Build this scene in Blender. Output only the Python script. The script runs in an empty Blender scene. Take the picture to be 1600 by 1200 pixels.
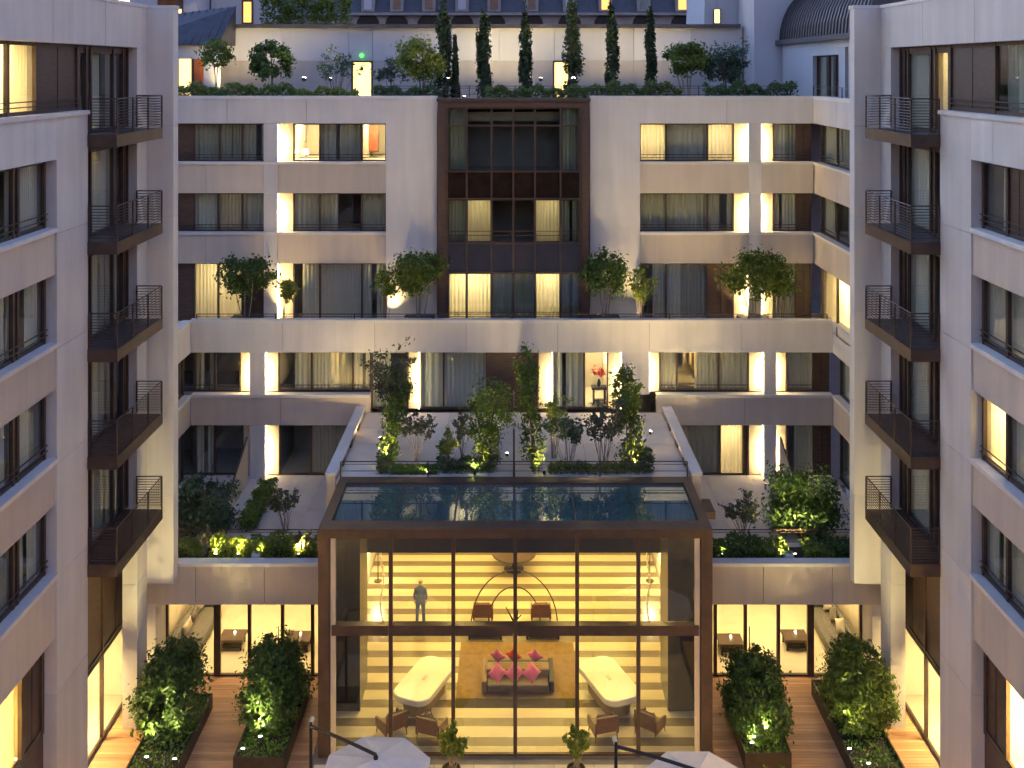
import bpy, bmesh, math, random
import numpy as np
from mathutils import Vector, Matrix

# ------------------------------------------------------------------ camera
F, EYE, VX, VY = 1600.0, 22.6, 803.0, 108.0
sc = bpy.context.scene
COL = sc.collection
cam = bpy.data.cameras.new("camera")
cam.sensor_width = 36.0
cam.lens = 36.0
cam.shift_x = (800 - VX) / 1600.0
cam.shift_y = -(600 - VY) / 1600.0
cam.clip_start, cam.clip_end = 0.1, 1000
co = bpy.data.objects.new("camera", cam)
co.location = (0, 0, EYE)
co.rotation_euler = (math.pi / 2, 0, 0)
COL.objects.link(co)
sc.camera = co
# ------------------------------------------------------------------ sky, sun, exposure
SUN_EL, SUN_ROT = math.radians(-2.0), math.radians(-35)
world = bpy.data.worlds.new("World")
sc.world = world
world.use_nodes = True
wn = world.node_tree
bg = wn.nodes["Background"]
sky = wn.nodes.new("ShaderNodeTexSky")
sky.sky_type = 'NISHITA'
sky.sun_disc = False
sky.sun_elevation, sky.sun_rotation = SUN_EL, SUN_ROT
sky.ozone_density = 2.0
sky.dust_density = 1.2
wn.links.new(sky.outputs[0], bg.inputs[0])
bg.inputs[1].default_value = 0.15
sun = bpy.data.lights.new("sun", 'SUN')
sun.energy = 0.004
sun.angle = math.radians(40)
sun.color = (1.0, 0.72, 0.62)
suno = bpy.data.objects.new("sun", sun)
d = Vector((math.sin(SUN_ROT) * math.cos(0.35), math.cos(SUN_ROT) * math.cos(0.35), math.sin(0.35)))
suno.rotation_euler = d.to_track_quat('Z', 'Y').to_euler()
suno.location = d * 60
COL.objects.link(suno)
sc.view_settings.view_transform = 'Standard'
sc.view_settings.look = 'None'
sc.view_settings.gamma = 1.0
sc.view_settings.use_curve_mapping = False
EXPO = 5.9
sc.view_settings.exposure = EXPO
LP = 2 ** (2.8 - EXPO)                       # one dial for the power of every lamp
cy = sc.cycles
cy.max_bounces, cy.diffuse_bounces, cy.glossy_bounces = 5, 2, 2
cy.transmission_bounces, cy.transparent_max_bounces = 4, 20
cy.caustics_reflective = cy.caustics_refractive = False
cy.sample_clamp_indirect = 3.0
cy.use_denoising = True
cy.use_adaptive_sampling = True
cy.adaptive_threshold = 0.03
cy.use_light_tree = True

# ------------------------------------------------------------------ helpers
R = random.Random(11)
NP = np.random.default_rng(5)


def P(px, py, y):
    return Vector(((px - VX) * y / F, y, EYE - (py - VY) * y / F))


def XA(px, y):
    return (px - VX) * y / F


def floor_y(py, z=0.0):
    return (EYE - z) * F / (py - VY)


def wloc(o):
    v = Vector((0, 0, 0))
    while o is not None:
        v += o.location
        o = o.parent
    return v


class MB:
    """Collects shapes; build() links them as one mesh. fr = (function, flip) maps local to world."""

    def __init__(s, fr=None, local=False):
        s.v, s.f, s.fr, s.local = [], [], fr, local

    def add(s, vs, fs):
        b = len(s.v)
        s.v.extend([tuple(v) for v in vs])
        s.f.extend([tuple(b + i for i in f) for f in fs])
        return s

    def box(s, a0, a1, b0, b1, c0, c1):
        vs = [(a0, b0, c0), (a1, b0, c0), (a1, b1, c0), (a0, b1, c0), (a0, b0, c1), (a1, b0, c1), (a1, b1, c1), (a0, b1, c1)]
        return s.add(vs, [(3, 2, 1, 0), (4, 5, 6, 7), (0, 1, 5, 4), (1, 2, 6, 5), (2, 3, 7, 6), (3, 0, 4, 7)])

    def sheet(s, a0, a1, b, c0, c1):
        return s.add([(a0, b, c0), (a1, b, c0), (a1, b, c1), (a0, b, c1)], [(0, 1, 2, 3)])

    def bev(s, a0, a1, b0, b1, c0, c1, e=0.03):
        """box with the four upright and the upper edges chamfered"""
        def ring(i, z):
            return [(a0 + i, b0 + i + e, z), (a0 + i + e, b0 + i, z), (a1 - i - e, b0 + i, z), (a1 - i, b0 + i + e, z),
                    (a1 - i, b1 - i - e, z), (a1 - i - e, b1 - i, z), (a0 + i + e, b1 - i, z), (a0 + i, b1 - i - e, z)]
        return s.loft([ring(0, c0), ring(0, c1 - e), ring(e, c1)])

    def loft(s, rings, cap=True):
        n = len(rings[0])
        vs = [p for r in rings for p in r]
        fs = []
        for k in range(len(rings) - 1):
            for i in range(n):
                j = (i + 1) % n
                fs.append((k * n + i, k * n + j, (k + 1) * n + j, (k + 1) * n + i))
        if cap:
            fs.append(tuple(range(n - 1, -1, -1)))
            fs.append(tuple((len(rings) - 1) * n + i for i in range(n)))
        return s.add(vs, fs)

    def prism(s, poly, c0, c1):
        return s.loft([[(p[0], p[1], c0) for p in poly], [(p[0], p[1], c1) for p in poly]])

    def tube(s, p, q, r, n=6, r2=None):
        p, q = Vector(p), Vector(q)
        r2 = r if r2 is None else r2
        w = (q - p)
        if w.length < 1e-6:
            return s
        w.normalize()
        u = w.orthogonal().normalized()
        t = w.cross(u)
        A = [p + (u * math.cos(2 * math.pi * i / n) + t * math.sin(2 * math.pi * i / n)) * r for i in range(n)]
        B = [q + (u * math.cos(2 * math.pi * i / n) + t * math.sin(2 * math.pi * i / n)) * r2 for i in range(n)]
        return s.loft([A, B])

    def path(s, pts, r, n=6, r2=None):
        m = len(pts)
        r2 = r if r2 is None else r2
        for i in range(m - 1):
            s.tube(pts[i], pts[i + 1], r + (r2 - r) * i / max(1, m - 1), n, r + (r2 - r) * (i + 1) / max(1, m - 1))
        return s

    def lathe(s, c, prof, n=12):
        rings = [[(c[0] + r * math.cos(2 * math.pi * i / n), c[1] + r * math.sin(2 * math.pi * i / n), c[2] + z) for i in range(n)] for r, z in prof]
        return s.loft(rings)

    def build(s, name, mat, parent=None, smooth=False):
        fs = s.f
        vs = s.v
        if s.fr:
            T, flip = s.fr
            vs = [T(*v) for v in vs]
            if flip:
                fs = [f[::-1] for f in fs]
        if parent is not None and not s.local:
            L = wloc(parent)
            vs = [(v[0] - L.x, v[1] - L.y, v[2] - L.z) for v in vs]
        me = bpy.data.meshes.new(name)
        me.from_pydata(vs, [], fs)
        me.materials.append(mat)
        if smooth:
            for p in me.polygons:
                p.use_smooth = True
        o = bpy.data.objects.new(name, me)
        COL.objects.link(o)
        o.parent = parent
        return o


def tag(o, label=None, cat=None, group=None, kind=None):
    if label: o["label"] = label
    if cat: o["category"] = cat
    if group: o["group"] = group
    if kind: o["kind"] = kind
    return o


def empty(name, loc, label=None, cat=None, group=None, rz=0.0):
    o = bpy.data.objects.new(name, None)
    o.location = loc
    o.rotation_euler = (0, 0, rz)
    o.empty_display_size = 0.3
    COL.objects.link(o)
    return tag(o, label, cat, group)


WARM, WARM2, AMBER, LOBBY = (1.0, 0.73, 0.33), (1.0, 0.80, 0.44), (1.0, 0.66, 0.22), (1.0, 0.71, 0.19)


def lamp(kind, loc, power, color=WARM, size=0.1, parent=None, aim=None, angle=100, blend=1.0, sy=None, gain=1.0):
    l = bpy.data.lights.new("lamp_light", kind)
    l.energy = power * LP * gain
    l.color = color
    if kind == 'AREA':
        l.shape = 'RECTANGLE'
        l.size = size
        l.size_y = sy or size
    else:
        l.shadow_soft_size = size
    if kind == 'SPOT':
        l.spot_size = math.radians(angle)
        l.spot_blend = blend
    o = bpy.data.objects.new("lamp_light", l)
    COL.objects.link(o)
    if aim is not None:
        o.rotation_euler = Vector(aim).to_track_quat('-Z', 'Y').to_euler()
    if parent is not None:
        o.parent = parent
        o.location = Vector(loc) - wloc(parent)
    else:
        o.location = loc
    return o


# ------------------------------------------------------------------ materials
def newmat(name):
    m = bpy.data.materials.new(name)
    m.use_nodes = True
    nt = m.node_tree
    return m, nt, nt.nodes["Principled BSDF"]


def mat(name, c, rough=0.6, metal=0.0, spec=0.5, var=0.0, scale=3.0, c2=None, bump=0.0, stretch=(1, 1, 1), objvar=0.0, emit=None, estr=0.0, sheen=0.0, detail=5.0):
    m, nt, b = newmat(name)
    b.inputs["Roughness"].default_value = rough
    b.inputs["Metallic"].default_value = metal
    b.inputs["Specular IOR Level"].default_value = spec
    b.inputs["Base Color"].default_value = (*c, 1)
    if sheen: b.inputs["Sheen Weight"].default_value = sheen
    if emit:
        b.inputs["Emission Color"].default_value = (*emit, 1)
        b.inputs["Emission Strength"].default_value = estr * LP
    if var or c2 or bump or objvar:
        tc = nt.nodes.new("ShaderNodeNewGeometry")
        mp = nt.nodes.new("ShaderNodeMapping")
        mp.inputs["Scale"].default_value = stretch
        nt.links.new(tc.outputs["Position"], mp.inputs["Vector"])
        no = nt.nodes.new("ShaderNodeTexNoise")
        no.inputs["Scale"].default_value = scale
        no.inputs["Detail"].default_value = detail
        no.inputs["Roughness"].default_value = 0.6
        nt.links.new(mp.outputs[0], no.inputs["Vector"])
        rp = nt.nodes.new("ShaderNodeValToRGB")
        lo = c2 if c2 else tuple(x * (1 - var) for x in c)
        hi = c if c2 else tuple(min(1, x * (1 + var)) for x in c)
        rp.color_ramp.elements[0].position = 0.3
        rp.color_ramp.elements[1].position = 0.7
        rp.color_ramp.elements[0].color = (*lo, 1)
        rp.color_ramp.elements[1].color = (*hi, 1)
        nt.links.new(no.outputs["Fac"], rp.inputs["Fac"])
        out = rp.outputs["Color"]
        if objvar:
            oi = nt.nodes.new("ShaderNodeObjectInfo")
            mr = nt.nodes.new("ShaderNodeMapRange")
            mr.inputs["To Min"].default_value = 1 - objvar
            mr.inputs["To Max"].default_value = 1 + objvar
            nt.links.new(oi.outputs["Random"], mr.inputs["Value"])
            mx = nt.nodes.new("ShaderNodeVectorMath")
            mx.operation = 'SCALE'
            nt.links.new(out, mx.inputs[0])
            nt.links.new(mr.outputs[0], mx.inputs["Scale"])
            out = mx.outputs[0]
        nt.links.new(out, b.inputs["Base Color"])
        if bump:
            bp = nt.nodes.new("ShaderNodeBump")
            bp.inputs["Strength"].default_value = bump
            bp.inputs["Distance"].default_value = 0.02
            nt.links.new(no.outputs["Fac"], bp.inputs["Height"])
            nt.links.new(bp.outputs[0], b.inputs["Normal"])
    return m


def stone_mat(name, c, dirt=0.12):
    """stone with broad mottling, fine grain and faint vertical rain streaks"""
    m, nt, b = newmat(name)
    b.inputs["Roughness"].default_value = 0.75
    b.inputs["Specular IOR Level"].default_value = 0.3
    L = nt.links.new
    g = nt.nodes.new("ShaderNodeNewGeometry")
    oi = nt.nodes.new("ShaderNodeObjectInfo")

    def noise(scale, stretch, det):
        mp = nt.nodes.new("ShaderNodeMapping")
        mp.inputs["Scale"].default_value = stretch
        L(g.outputs["Position"], mp.inputs["Vector"])
        n = nt.nodes.new("ShaderNodeTexNoise")
        n.inputs["Scale"].default_value = scale
        n.inputs["Detail"].default_value = det
        L(mp.outputs[0], n.inputs["Vector"])
        return n.outputs["Fac"]
    a = noise(0.55, (1, 1, 1), 4)
    s = noise(2.4, (1, 1, 0.07), 3)
    f = noise(22, (1, 1, 1), 2)

    def mad(x, k, add):
        n = nt.nodes.new("ShaderNodeMath")
        n.operation = 'MULTIPLY_ADD'
        L(x, n.inputs[0])
        n.inputs[1].default_value = k
        if hasattr(add, "links"):
            L(add, n.inputs[2])
        else:
            n.inputs[2].default_value = add
        return n.outputs[0]
    v = mad(a, dirt * 1.6, 1 - dirt * 2.2)
    v = mad(s, dirt * 1.9, v)
    v = mad(f, dirt * 0.9, v)
    v = mad(oi.outputs["Random"], 0.15, v)
    sc_ = nt.nodes.new("ShaderNodeVectorMath")
    sc_.operation = 'SCALE'
    sc_.inputs[0].default_value = c
    L(v, sc_.inputs["Scale"])
    L(sc_.outputs[0], b.inputs["Base Color"])
    bp = nt.nodes.new("ShaderNodeBump")
    bp.inputs["Strength"].default_value = 0.15
    bp.inputs["Distance"].default_value = 0.01
    L(f, bp.inputs["Height"])
    L(bp.outputs[0], b.inputs["Normal"])
    return m


def glass_mat(name, tint=(0.90, 0.93, 0.90), base=0.075, gain=0.92):
    m = bpy.data.materials.new(name)
    m.use_nodes = True
    nt = m.node_tree
    nt.nodes.clear()
    o = nt.nodes.new("ShaderNodeOutputMaterial")
    mx = nt.nodes.new("ShaderNodeMixShader")
    t = nt.nodes.new("ShaderNodeBsdfTransparent")
    t.inputs[0].default_value = (*tint, 1)
    gl = nt.nodes.new("ShaderNodeBsdfGlossy")
    gl.inputs["Roughness"].default_value = 0.0
    gl.inputs[0].default_value = (0.95, 0.97, 1.0, 1)
    # Schlick reflectance, the same from both sides of the sheet
    g = nt.nodes.new("ShaderNodeNewGeometry")
    dt = nt.nodes.new("ShaderNodeVectorMath")
    dt.operation = 'DOT_PRODUCT'
    nt.links.new(g.outputs["Incoming"], dt.inputs[0])
    nt.links.new(g.outputs["Normal"], dt.inputs[1])
    ab = nt.nodes.new("ShaderNodeMath")
    ab.operation = 'ABSOLUTE'
    nt.links.new(dt.outputs["Value"], ab.inputs[0])
    sb = nt.nodes.new("ShaderNodeMath")
    sb.operation = 'SUBTRACT'
    sb.inputs[0].default_value = 1.0
    nt.links.new(ab.outputs[0], sb.inputs[1])
    pw = nt.nodes.new("ShaderNodeMath")
    pw.operation = 'POWER'
    pw.inputs[1].default_value = 5.0
    nt.links.new(sb.outputs[0], pw.inputs[0])
    ma = nt.nodes.new("ShaderNodeMath")
    ma.operation = 'MULTIPLY_ADD'
    ma.use_clamp = True
    ma.inputs[1].default_value = gain
    ma.inputs[2].default_value = base
    nt.links.new(pw.outputs[0], ma.inputs[0])
    nt.links.new(ma.outputs[0], mx.inputs[0])
    nt.links.new(t.outputs[0], mx.inputs[1])
    nt.links.new(gl.outputs[0], mx.inputs[2])
    nt.links.new(mx.outputs[0], o.inputs[0])
    return m


def painted_reflection_glass(name, tint, base, gain, reflect_paint, c):
    """coated roof glass: the clear sheet with its pale teal reflection painted in as diffuse colour"""
    m = glass_mat(name, tint, base, gain)
    nt = m.node_tree
    out = next(n for n in nt.nodes if n.type == 'OUTPUT_MATERIAL')
    src = out.inputs[0].links[0].from_socket
    df = nt.nodes.new("ShaderNodeBsdfDiffuse")
    df.inputs[0].default_value = (*c, 1)
    mx = nt.nodes.new("ShaderNodeMixShader")
    mx.inputs[0].default_value = reflect_paint  # share of flat teal standing in for light reflected off the roof
    nt.links.new(src, mx.inputs[1])
    nt.links.new(df.outputs[0], mx.inputs[2])
    nt.links.new(mx.outputs[0], out.inputs[0])
    return m


def leaf_mat(name, c1, c2, trans=0.35, rough=0.45):
    m, nt, b = newmat(name)
    g = nt.nodes.new("ShaderNodeNewGeometry")
    rp = nt.nodes.new("ShaderNodeValToRGB")
    rp.color_ramp.elements[0].color = (*c1, 1)
    rp.color_ramp.elements[1].color = (*c2, 1)
    nt.links.new(g.outputs["Random Per Island"], rp.inputs["Fac"])
    nt.links.new(rp.outputs[0], b.inputs["Base Color"])
    b.inputs["Roughness"].default_value = rough
    b.inputs["Specular IOR Level"].default_value = 0.35
    t = nt.nodes.new("ShaderNodeBsdfTranslucent")
    nt.links.new(rp.outputs[0], t.inputs[0])
    mx = nt.nodes.new("ShaderNodeMixShader")
    mx.inputs[0].default_value = trans
    out = nt.nodes["Material Output"]
    nt.links.new(b.outputs[0], mx.inputs[1])
    nt.links.new(t.outputs[0], mx.inputs[2])
    nt.links.new(mx.outputs[0], out.inputs[0])
    return m


def cloth_mat(name, c, trans=0.4):
    m, nt, b = newmat(name)
    b.inputs["Base Color"].default_value = (*c, 1)
    b.inputs["Roughness"].default_value = 0.9
    b.inputs["Specular IOR Level"].default_value = 0.1
    t = nt.nodes.new("ShaderNodeBsdfTranslucent")
    t.inputs[0].default_value = (*c, 1)
    mx = nt.nodes.new("ShaderNodeMixShader")
    mx.inputs[0].default_value = trans
    nt.links.new(b.outputs[0], mx.inputs[1])
    nt.links.new(t.outputs[0], mx.inputs[2])
    nt.links.new(mx.outputs[0], nt.nodes["Material Output"].inputs[0])
    return m


M = dict(
    stone=stone_mat("pale_stone", (0.555, 0.515, 0.465), 0.18),
    beige=stone_mat("beige_stone", (0.50, 0.42, 0.335), 0.18),
    coping=stone_mat("coping_stone", (0.60, 0.56, 0.51), 0.14),
    white=stone_mat("white_render", (0.44, 0.46, 0.49), 0.07),
    paving=stone_mat("terrace_paving", (0.55, 0.49, 0.43), 0.12),
    bronze=mat("bronze_metal", (0.085, 0.054, 0.040), 0.42, 0.35, var=0.25, scale=2.0),
    bronze2=mat("brown_cladding", (0.085, 0.048, 0.032), 0.5, 0.1, var=0.3, scale=2.5, stretch=(1, 1, 6)),
    spandrel=mat("brown_glass_panel", (0.040, 0.024, 0.017), 0.12, 0.0, 0.6, var=0.25, scale=2),
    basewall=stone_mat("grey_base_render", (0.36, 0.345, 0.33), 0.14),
    darkpanel=mat("dark_olive_panel", (0.030, 0.026, 0.016), 0.3, var=0.3, scale=2.0, stretch=(1, 1, 6)),
    dark=mat("dark_metal", (0.022, 0.020, 0.020), 0.4, 0.4, var=0.2, scale=4),
    walnut=mat("walnut_panel", (0.075, 0.042, 0.028), 0.45, var=0.35, scale=2.2, stretch=(1, 1, 9)),
    glass=glass_mat("window_glass"),
    clear=glass_mat("atrium_glass", (0.95, 0.96, 0.94), 0.085, 0.91),
    roofglass=painted_reflection_glass("roof_glass", (0.62, 0.76, 0.78), 0.32, 0.66, 0.28, (0.10, 0.21, 0.21)),
    curtain=cloth_mat("sheer_curtain", (0.64, 0.62, 0.50), 0.2),
    curtain2=cloth_mat("heavy_curtain", (0.38, 0.365, 0.28), 0.1),
    curtainl=cloth_mat("cream_curtain", (0.72, 0.66, 0.50), 0.5),
    room=mat("room_wall", (0.52, 0.46, 0.36), 0.85, var=0.06, scale=1.5),
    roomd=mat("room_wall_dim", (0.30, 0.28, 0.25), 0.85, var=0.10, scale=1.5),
    niche=mat("niche_plaster", (0.60, 0.50, 0.35), 0.8, var=0.08, scale=2),
    slab=mat("concrete_core", (0.25, 0.23, 0.22), 0.85, var=0.1),
    deck=mat("deck_wood", (0.60, 0.32, 0.165), 0.55, c2=(0.43, 0.21, 0.10), scale=2.2, stretch=(0.5, 8, 1), objvar=0.22, bump=0.2),
    ground=mat("courtyard_paving", (0.20, 0.18, 0.165), 0.7, var=0.18, scale=1.2),
    soil=mat("soil", (0.035, 0.026, 0.018), 0.95, var=0.4, scale=8),
    lightstrip=mat("cream_marble", (0.62, 0.52, 0.33), 0.22, var=0.07, scale=3.0, stretch=(0.3, 1.5, 1)),
    darkstrip=mat("taupe_marble", (0.22, 0.165, 0.095), 0.25, c2=(0.165, 0.125, 0.07), scale=3.0, stretch=(0.3, 1.5, 1)),
    creamfloor=mat("cream_floor", (0.66, 0.58, 0.42), 0.35, var=0.06, scale=2),
    bark=mat("bark", (0.10, 0.075, 0.055), 0.9, var=0.3, scale=14),
    palebark=mat("pale_bark", (0.26, 0.21, 0.16), 0.9, var=0.3, scale=14),
    leafdark=leaf_mat("leaf_dark_green", (0.038, 0.082, 0.020), (0.110, 0.18, 0.040)),
    leafmid=leaf_mat("leaf_mid_green", (0.066, 0.118, 0.018), (0.18, 0.24, 0.036)),
    leaflite=leaf_mat("leaf_light_green", (0.115, 0.170, 0.022), (0.26, 0.30, 0.045)),
    leafblue=leaf_mat("leaf_blue_green", (0.036, 0.080, 0.048), (0.095, 0.155, 0.085)),
    leafred=leaf_mat("leaf_purple_brown", (0.070, 0.080, 0.040), (0.15, 0.16, 0.080)),
    leafcyp=leaf_mat("leaf_cypress", (0.016, 0.036, 0.014), (0.050, 0.080, 0.028), 0.15),
    grass=leaf_mat("grass_blades", (0.07, 0.15, 0.018), (0.14, 0.25, 0.035)),
    zinc=mat("zinc_sheet", (0.085, 0.085, 0.095), 0.45, 0.5, var=0.2, scale=2),
    slate=mat("slate_roof", (0.075, 0.080, 0.095), 0.6, var=0.25, scale=5),
    oldstone=mat("old_limestone", (0.30, 0.28, 0.26), 0.8, var=0.2, scale=1.5),
    orange=mat("orange_door", (0.50, 0.13, 0.03), 0.5, var=0.1),
    canvas=mat("parasol_canvas", (0.80, 0.73, 0.66), 0.85, var=0.05, scale=4),
    chairwood=mat("chair_mahogany", (0.13, 0.042, 0.022), 0.35, var=0.3, scale=5, stretch=(1, 1, 5)),
    tan=mat("tan_upholstery", (0.25, 0.17, 0.09), 0.85, var=0.12, scale=9),
    greyfab=mat("grey_upholstery", (0.13, 0.12, 0.11), 0.9, var=0.15, scale=9),
    black=mat("black_upholstery", (0.02, 0.018, 0.016), 0.6, var=0.2, scale=6),
    pink=mat("pink_velvet", (0.62, 0.12, 0.26), 0.7, var=0.12, scale=7, sheen=0.4),
    red=mat("red_fabric", (0.55, 0.04, 0.03), 0.7, var=0.12, scale=7),
    cream=mat("cream_cushion", (0.55, 0.48, 0.36), 0.9, var=0.08, scale=9),
    lacquer=mat("white_lacquer", (0.74, 0.70, 0.58), 0.18, var=0.03, scale=2),
    rug=mat("gold_rug", (0.30, 0.185, 0.055), 0.95, c2=(0.20, 0.12, 0.04), scale=3.5, bump=0.3),
    rugdark=mat("rug_border", (0.06, 0.045, 0.025), 0.95, var=0.3, scale=6),
    rust=mat("rust_painting", (0.36, 0.10, 0.05), 0.7, var=0.3, scale=4),
    suit=mat("suit_cloth", (0.11, 0.15, 0.25), 0.85, var=0.1, scale=10),
    skin=mat("skin", (0.52, 0.32, 0.24), 0.55, var=0.05, scale=10),
    hair=mat("grey_hair", (0.28, 0.24, 0.21), 0.8, var=0.2, scale=30),
    shoe=mat("black_shoe", (0.015, 0.013, 0.012), 0.35),
    bulb=mat("lamp_lens", (0.9, 0.85, 0.7), 0.4, emit=(1.0, 0.82, 0.48), estr=5.0),
    bulbw=mat("bright_lamp_lens", (0.9, 0.9, 0.8), 0.4, emit=(1.0, 0.86, 0.60), estr=40.0),
    litwin=mat("lit_window", (0.6, 0.5, 0.3), 0.6, emit=(1.0, 0.66, 0.20), estr=0.42),
    litwin2=mat("lit_window_orange", (0.6, 0.4, 0.2), 0.6, emit=(1.0, 0.42, 0.08), estr=0.30),
    green_lamp=mat("green_lamp", (0.1, 0.5, 0.1), 0.5, emit=(0.1, 1.0, 0.1), estr=0.35),
    pot=mat("planter_metal", (0.040, 0.030, 0.024), 0.55, 0.2, var=0.25, scale=5),
)

# ------------------------------------------------------------------ levels of the place (metres above the courtyard)
LV = {1: 4.35, 2: 7.6, 3: 10.85, 4: 14.1, 5: 17.35, 6: 20.6}
Y1, Y2 = 47.5, 45.6            # upper facade, lower facade
WX = 12.9                      # courtyard face of both wings


def BACK(y0):
    return (lambda u, n, z: (u, y0 - n, z), True)


def WL(x0=-WX):
    return (lambda u, n, z: (x0 + n, u, z), True)


def WR(x0=WX):
    return (lambda u, n, z: (x0 - n, u, z), False)


# ------------------------------------------------------------------ window and wall kit
def panels(parent, fr, u0, u1, n0, n1, z0, z1, m, w=2.7, gap=0.02, name="wall_panel"):
    k = max(1, round((u1 - u0) / w))
    st = (u1 - u0) / k
    for i in range(k):
        a = u0 + i * st + (gap / 2 if i else 0)
        b = u0 + (i + 1) * st - (gap / 2 if i < k - 1 else 0)
        mb = MB(fr)
        mb.box(a, b, n0, n1, z0, z1)
        mb.build(name, m, parent)
    if k > 1:      # recessed backing behind the joints
        MB(fr).box(u0 + 0.05, u1 - 0.05, n0 + 0.02, n1 - 0.03, z0 + 0.01, z1 - 0.01).build("wall_core", M['slab'], parent)


def curtain(parent, fr, u0, u1, n, z0, z1, m, amp=0.035, per=0.17):
    w = u1 - u0
    k = max(6, int(w / per * 7))
    ph = R.random() * 6
    vs, fs = [], []
    for i in range(k + 1):
        u = u0 + w * i / k
        a = amp * math.sin(2 * math.pi * (u - u0) / per + ph + 0.6 * math.sin(u * 5 + ph))
        vs += [(u, n + a, z0), (u, n + a * 0.8, z1)]
    for i in range(k):
        fs.append((2 * i, 2 * i + 2, 2 * i + 3, 2 * i + 1))
    mb = MB(fr)
    mb.add(vs, fs)
    return mb.build("curtain", m, parent)


def roombox(parent, fr, u0, u1, n0, n1, z0, z1, m, name="room_interior"):
    """room open towards the window: back wall, side walls, floor, ceiling"""
    mb = MB(fr)
    mb.add([(u0, n0, z0), (u1, n0, z0), (u1, n1, z0), (u0, n1, z0), (u0, n0, z1), (u1, n0, z1), (u1, n1, z1), (u0, n1, z1)],
           [(0, 1, 2, 3), (7, 6, 5, 4), (0, 4, 5, 1), (0, 3, 7, 4), (1, 5, 6, 2)])
    return mb.build(name, m, parent)


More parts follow.
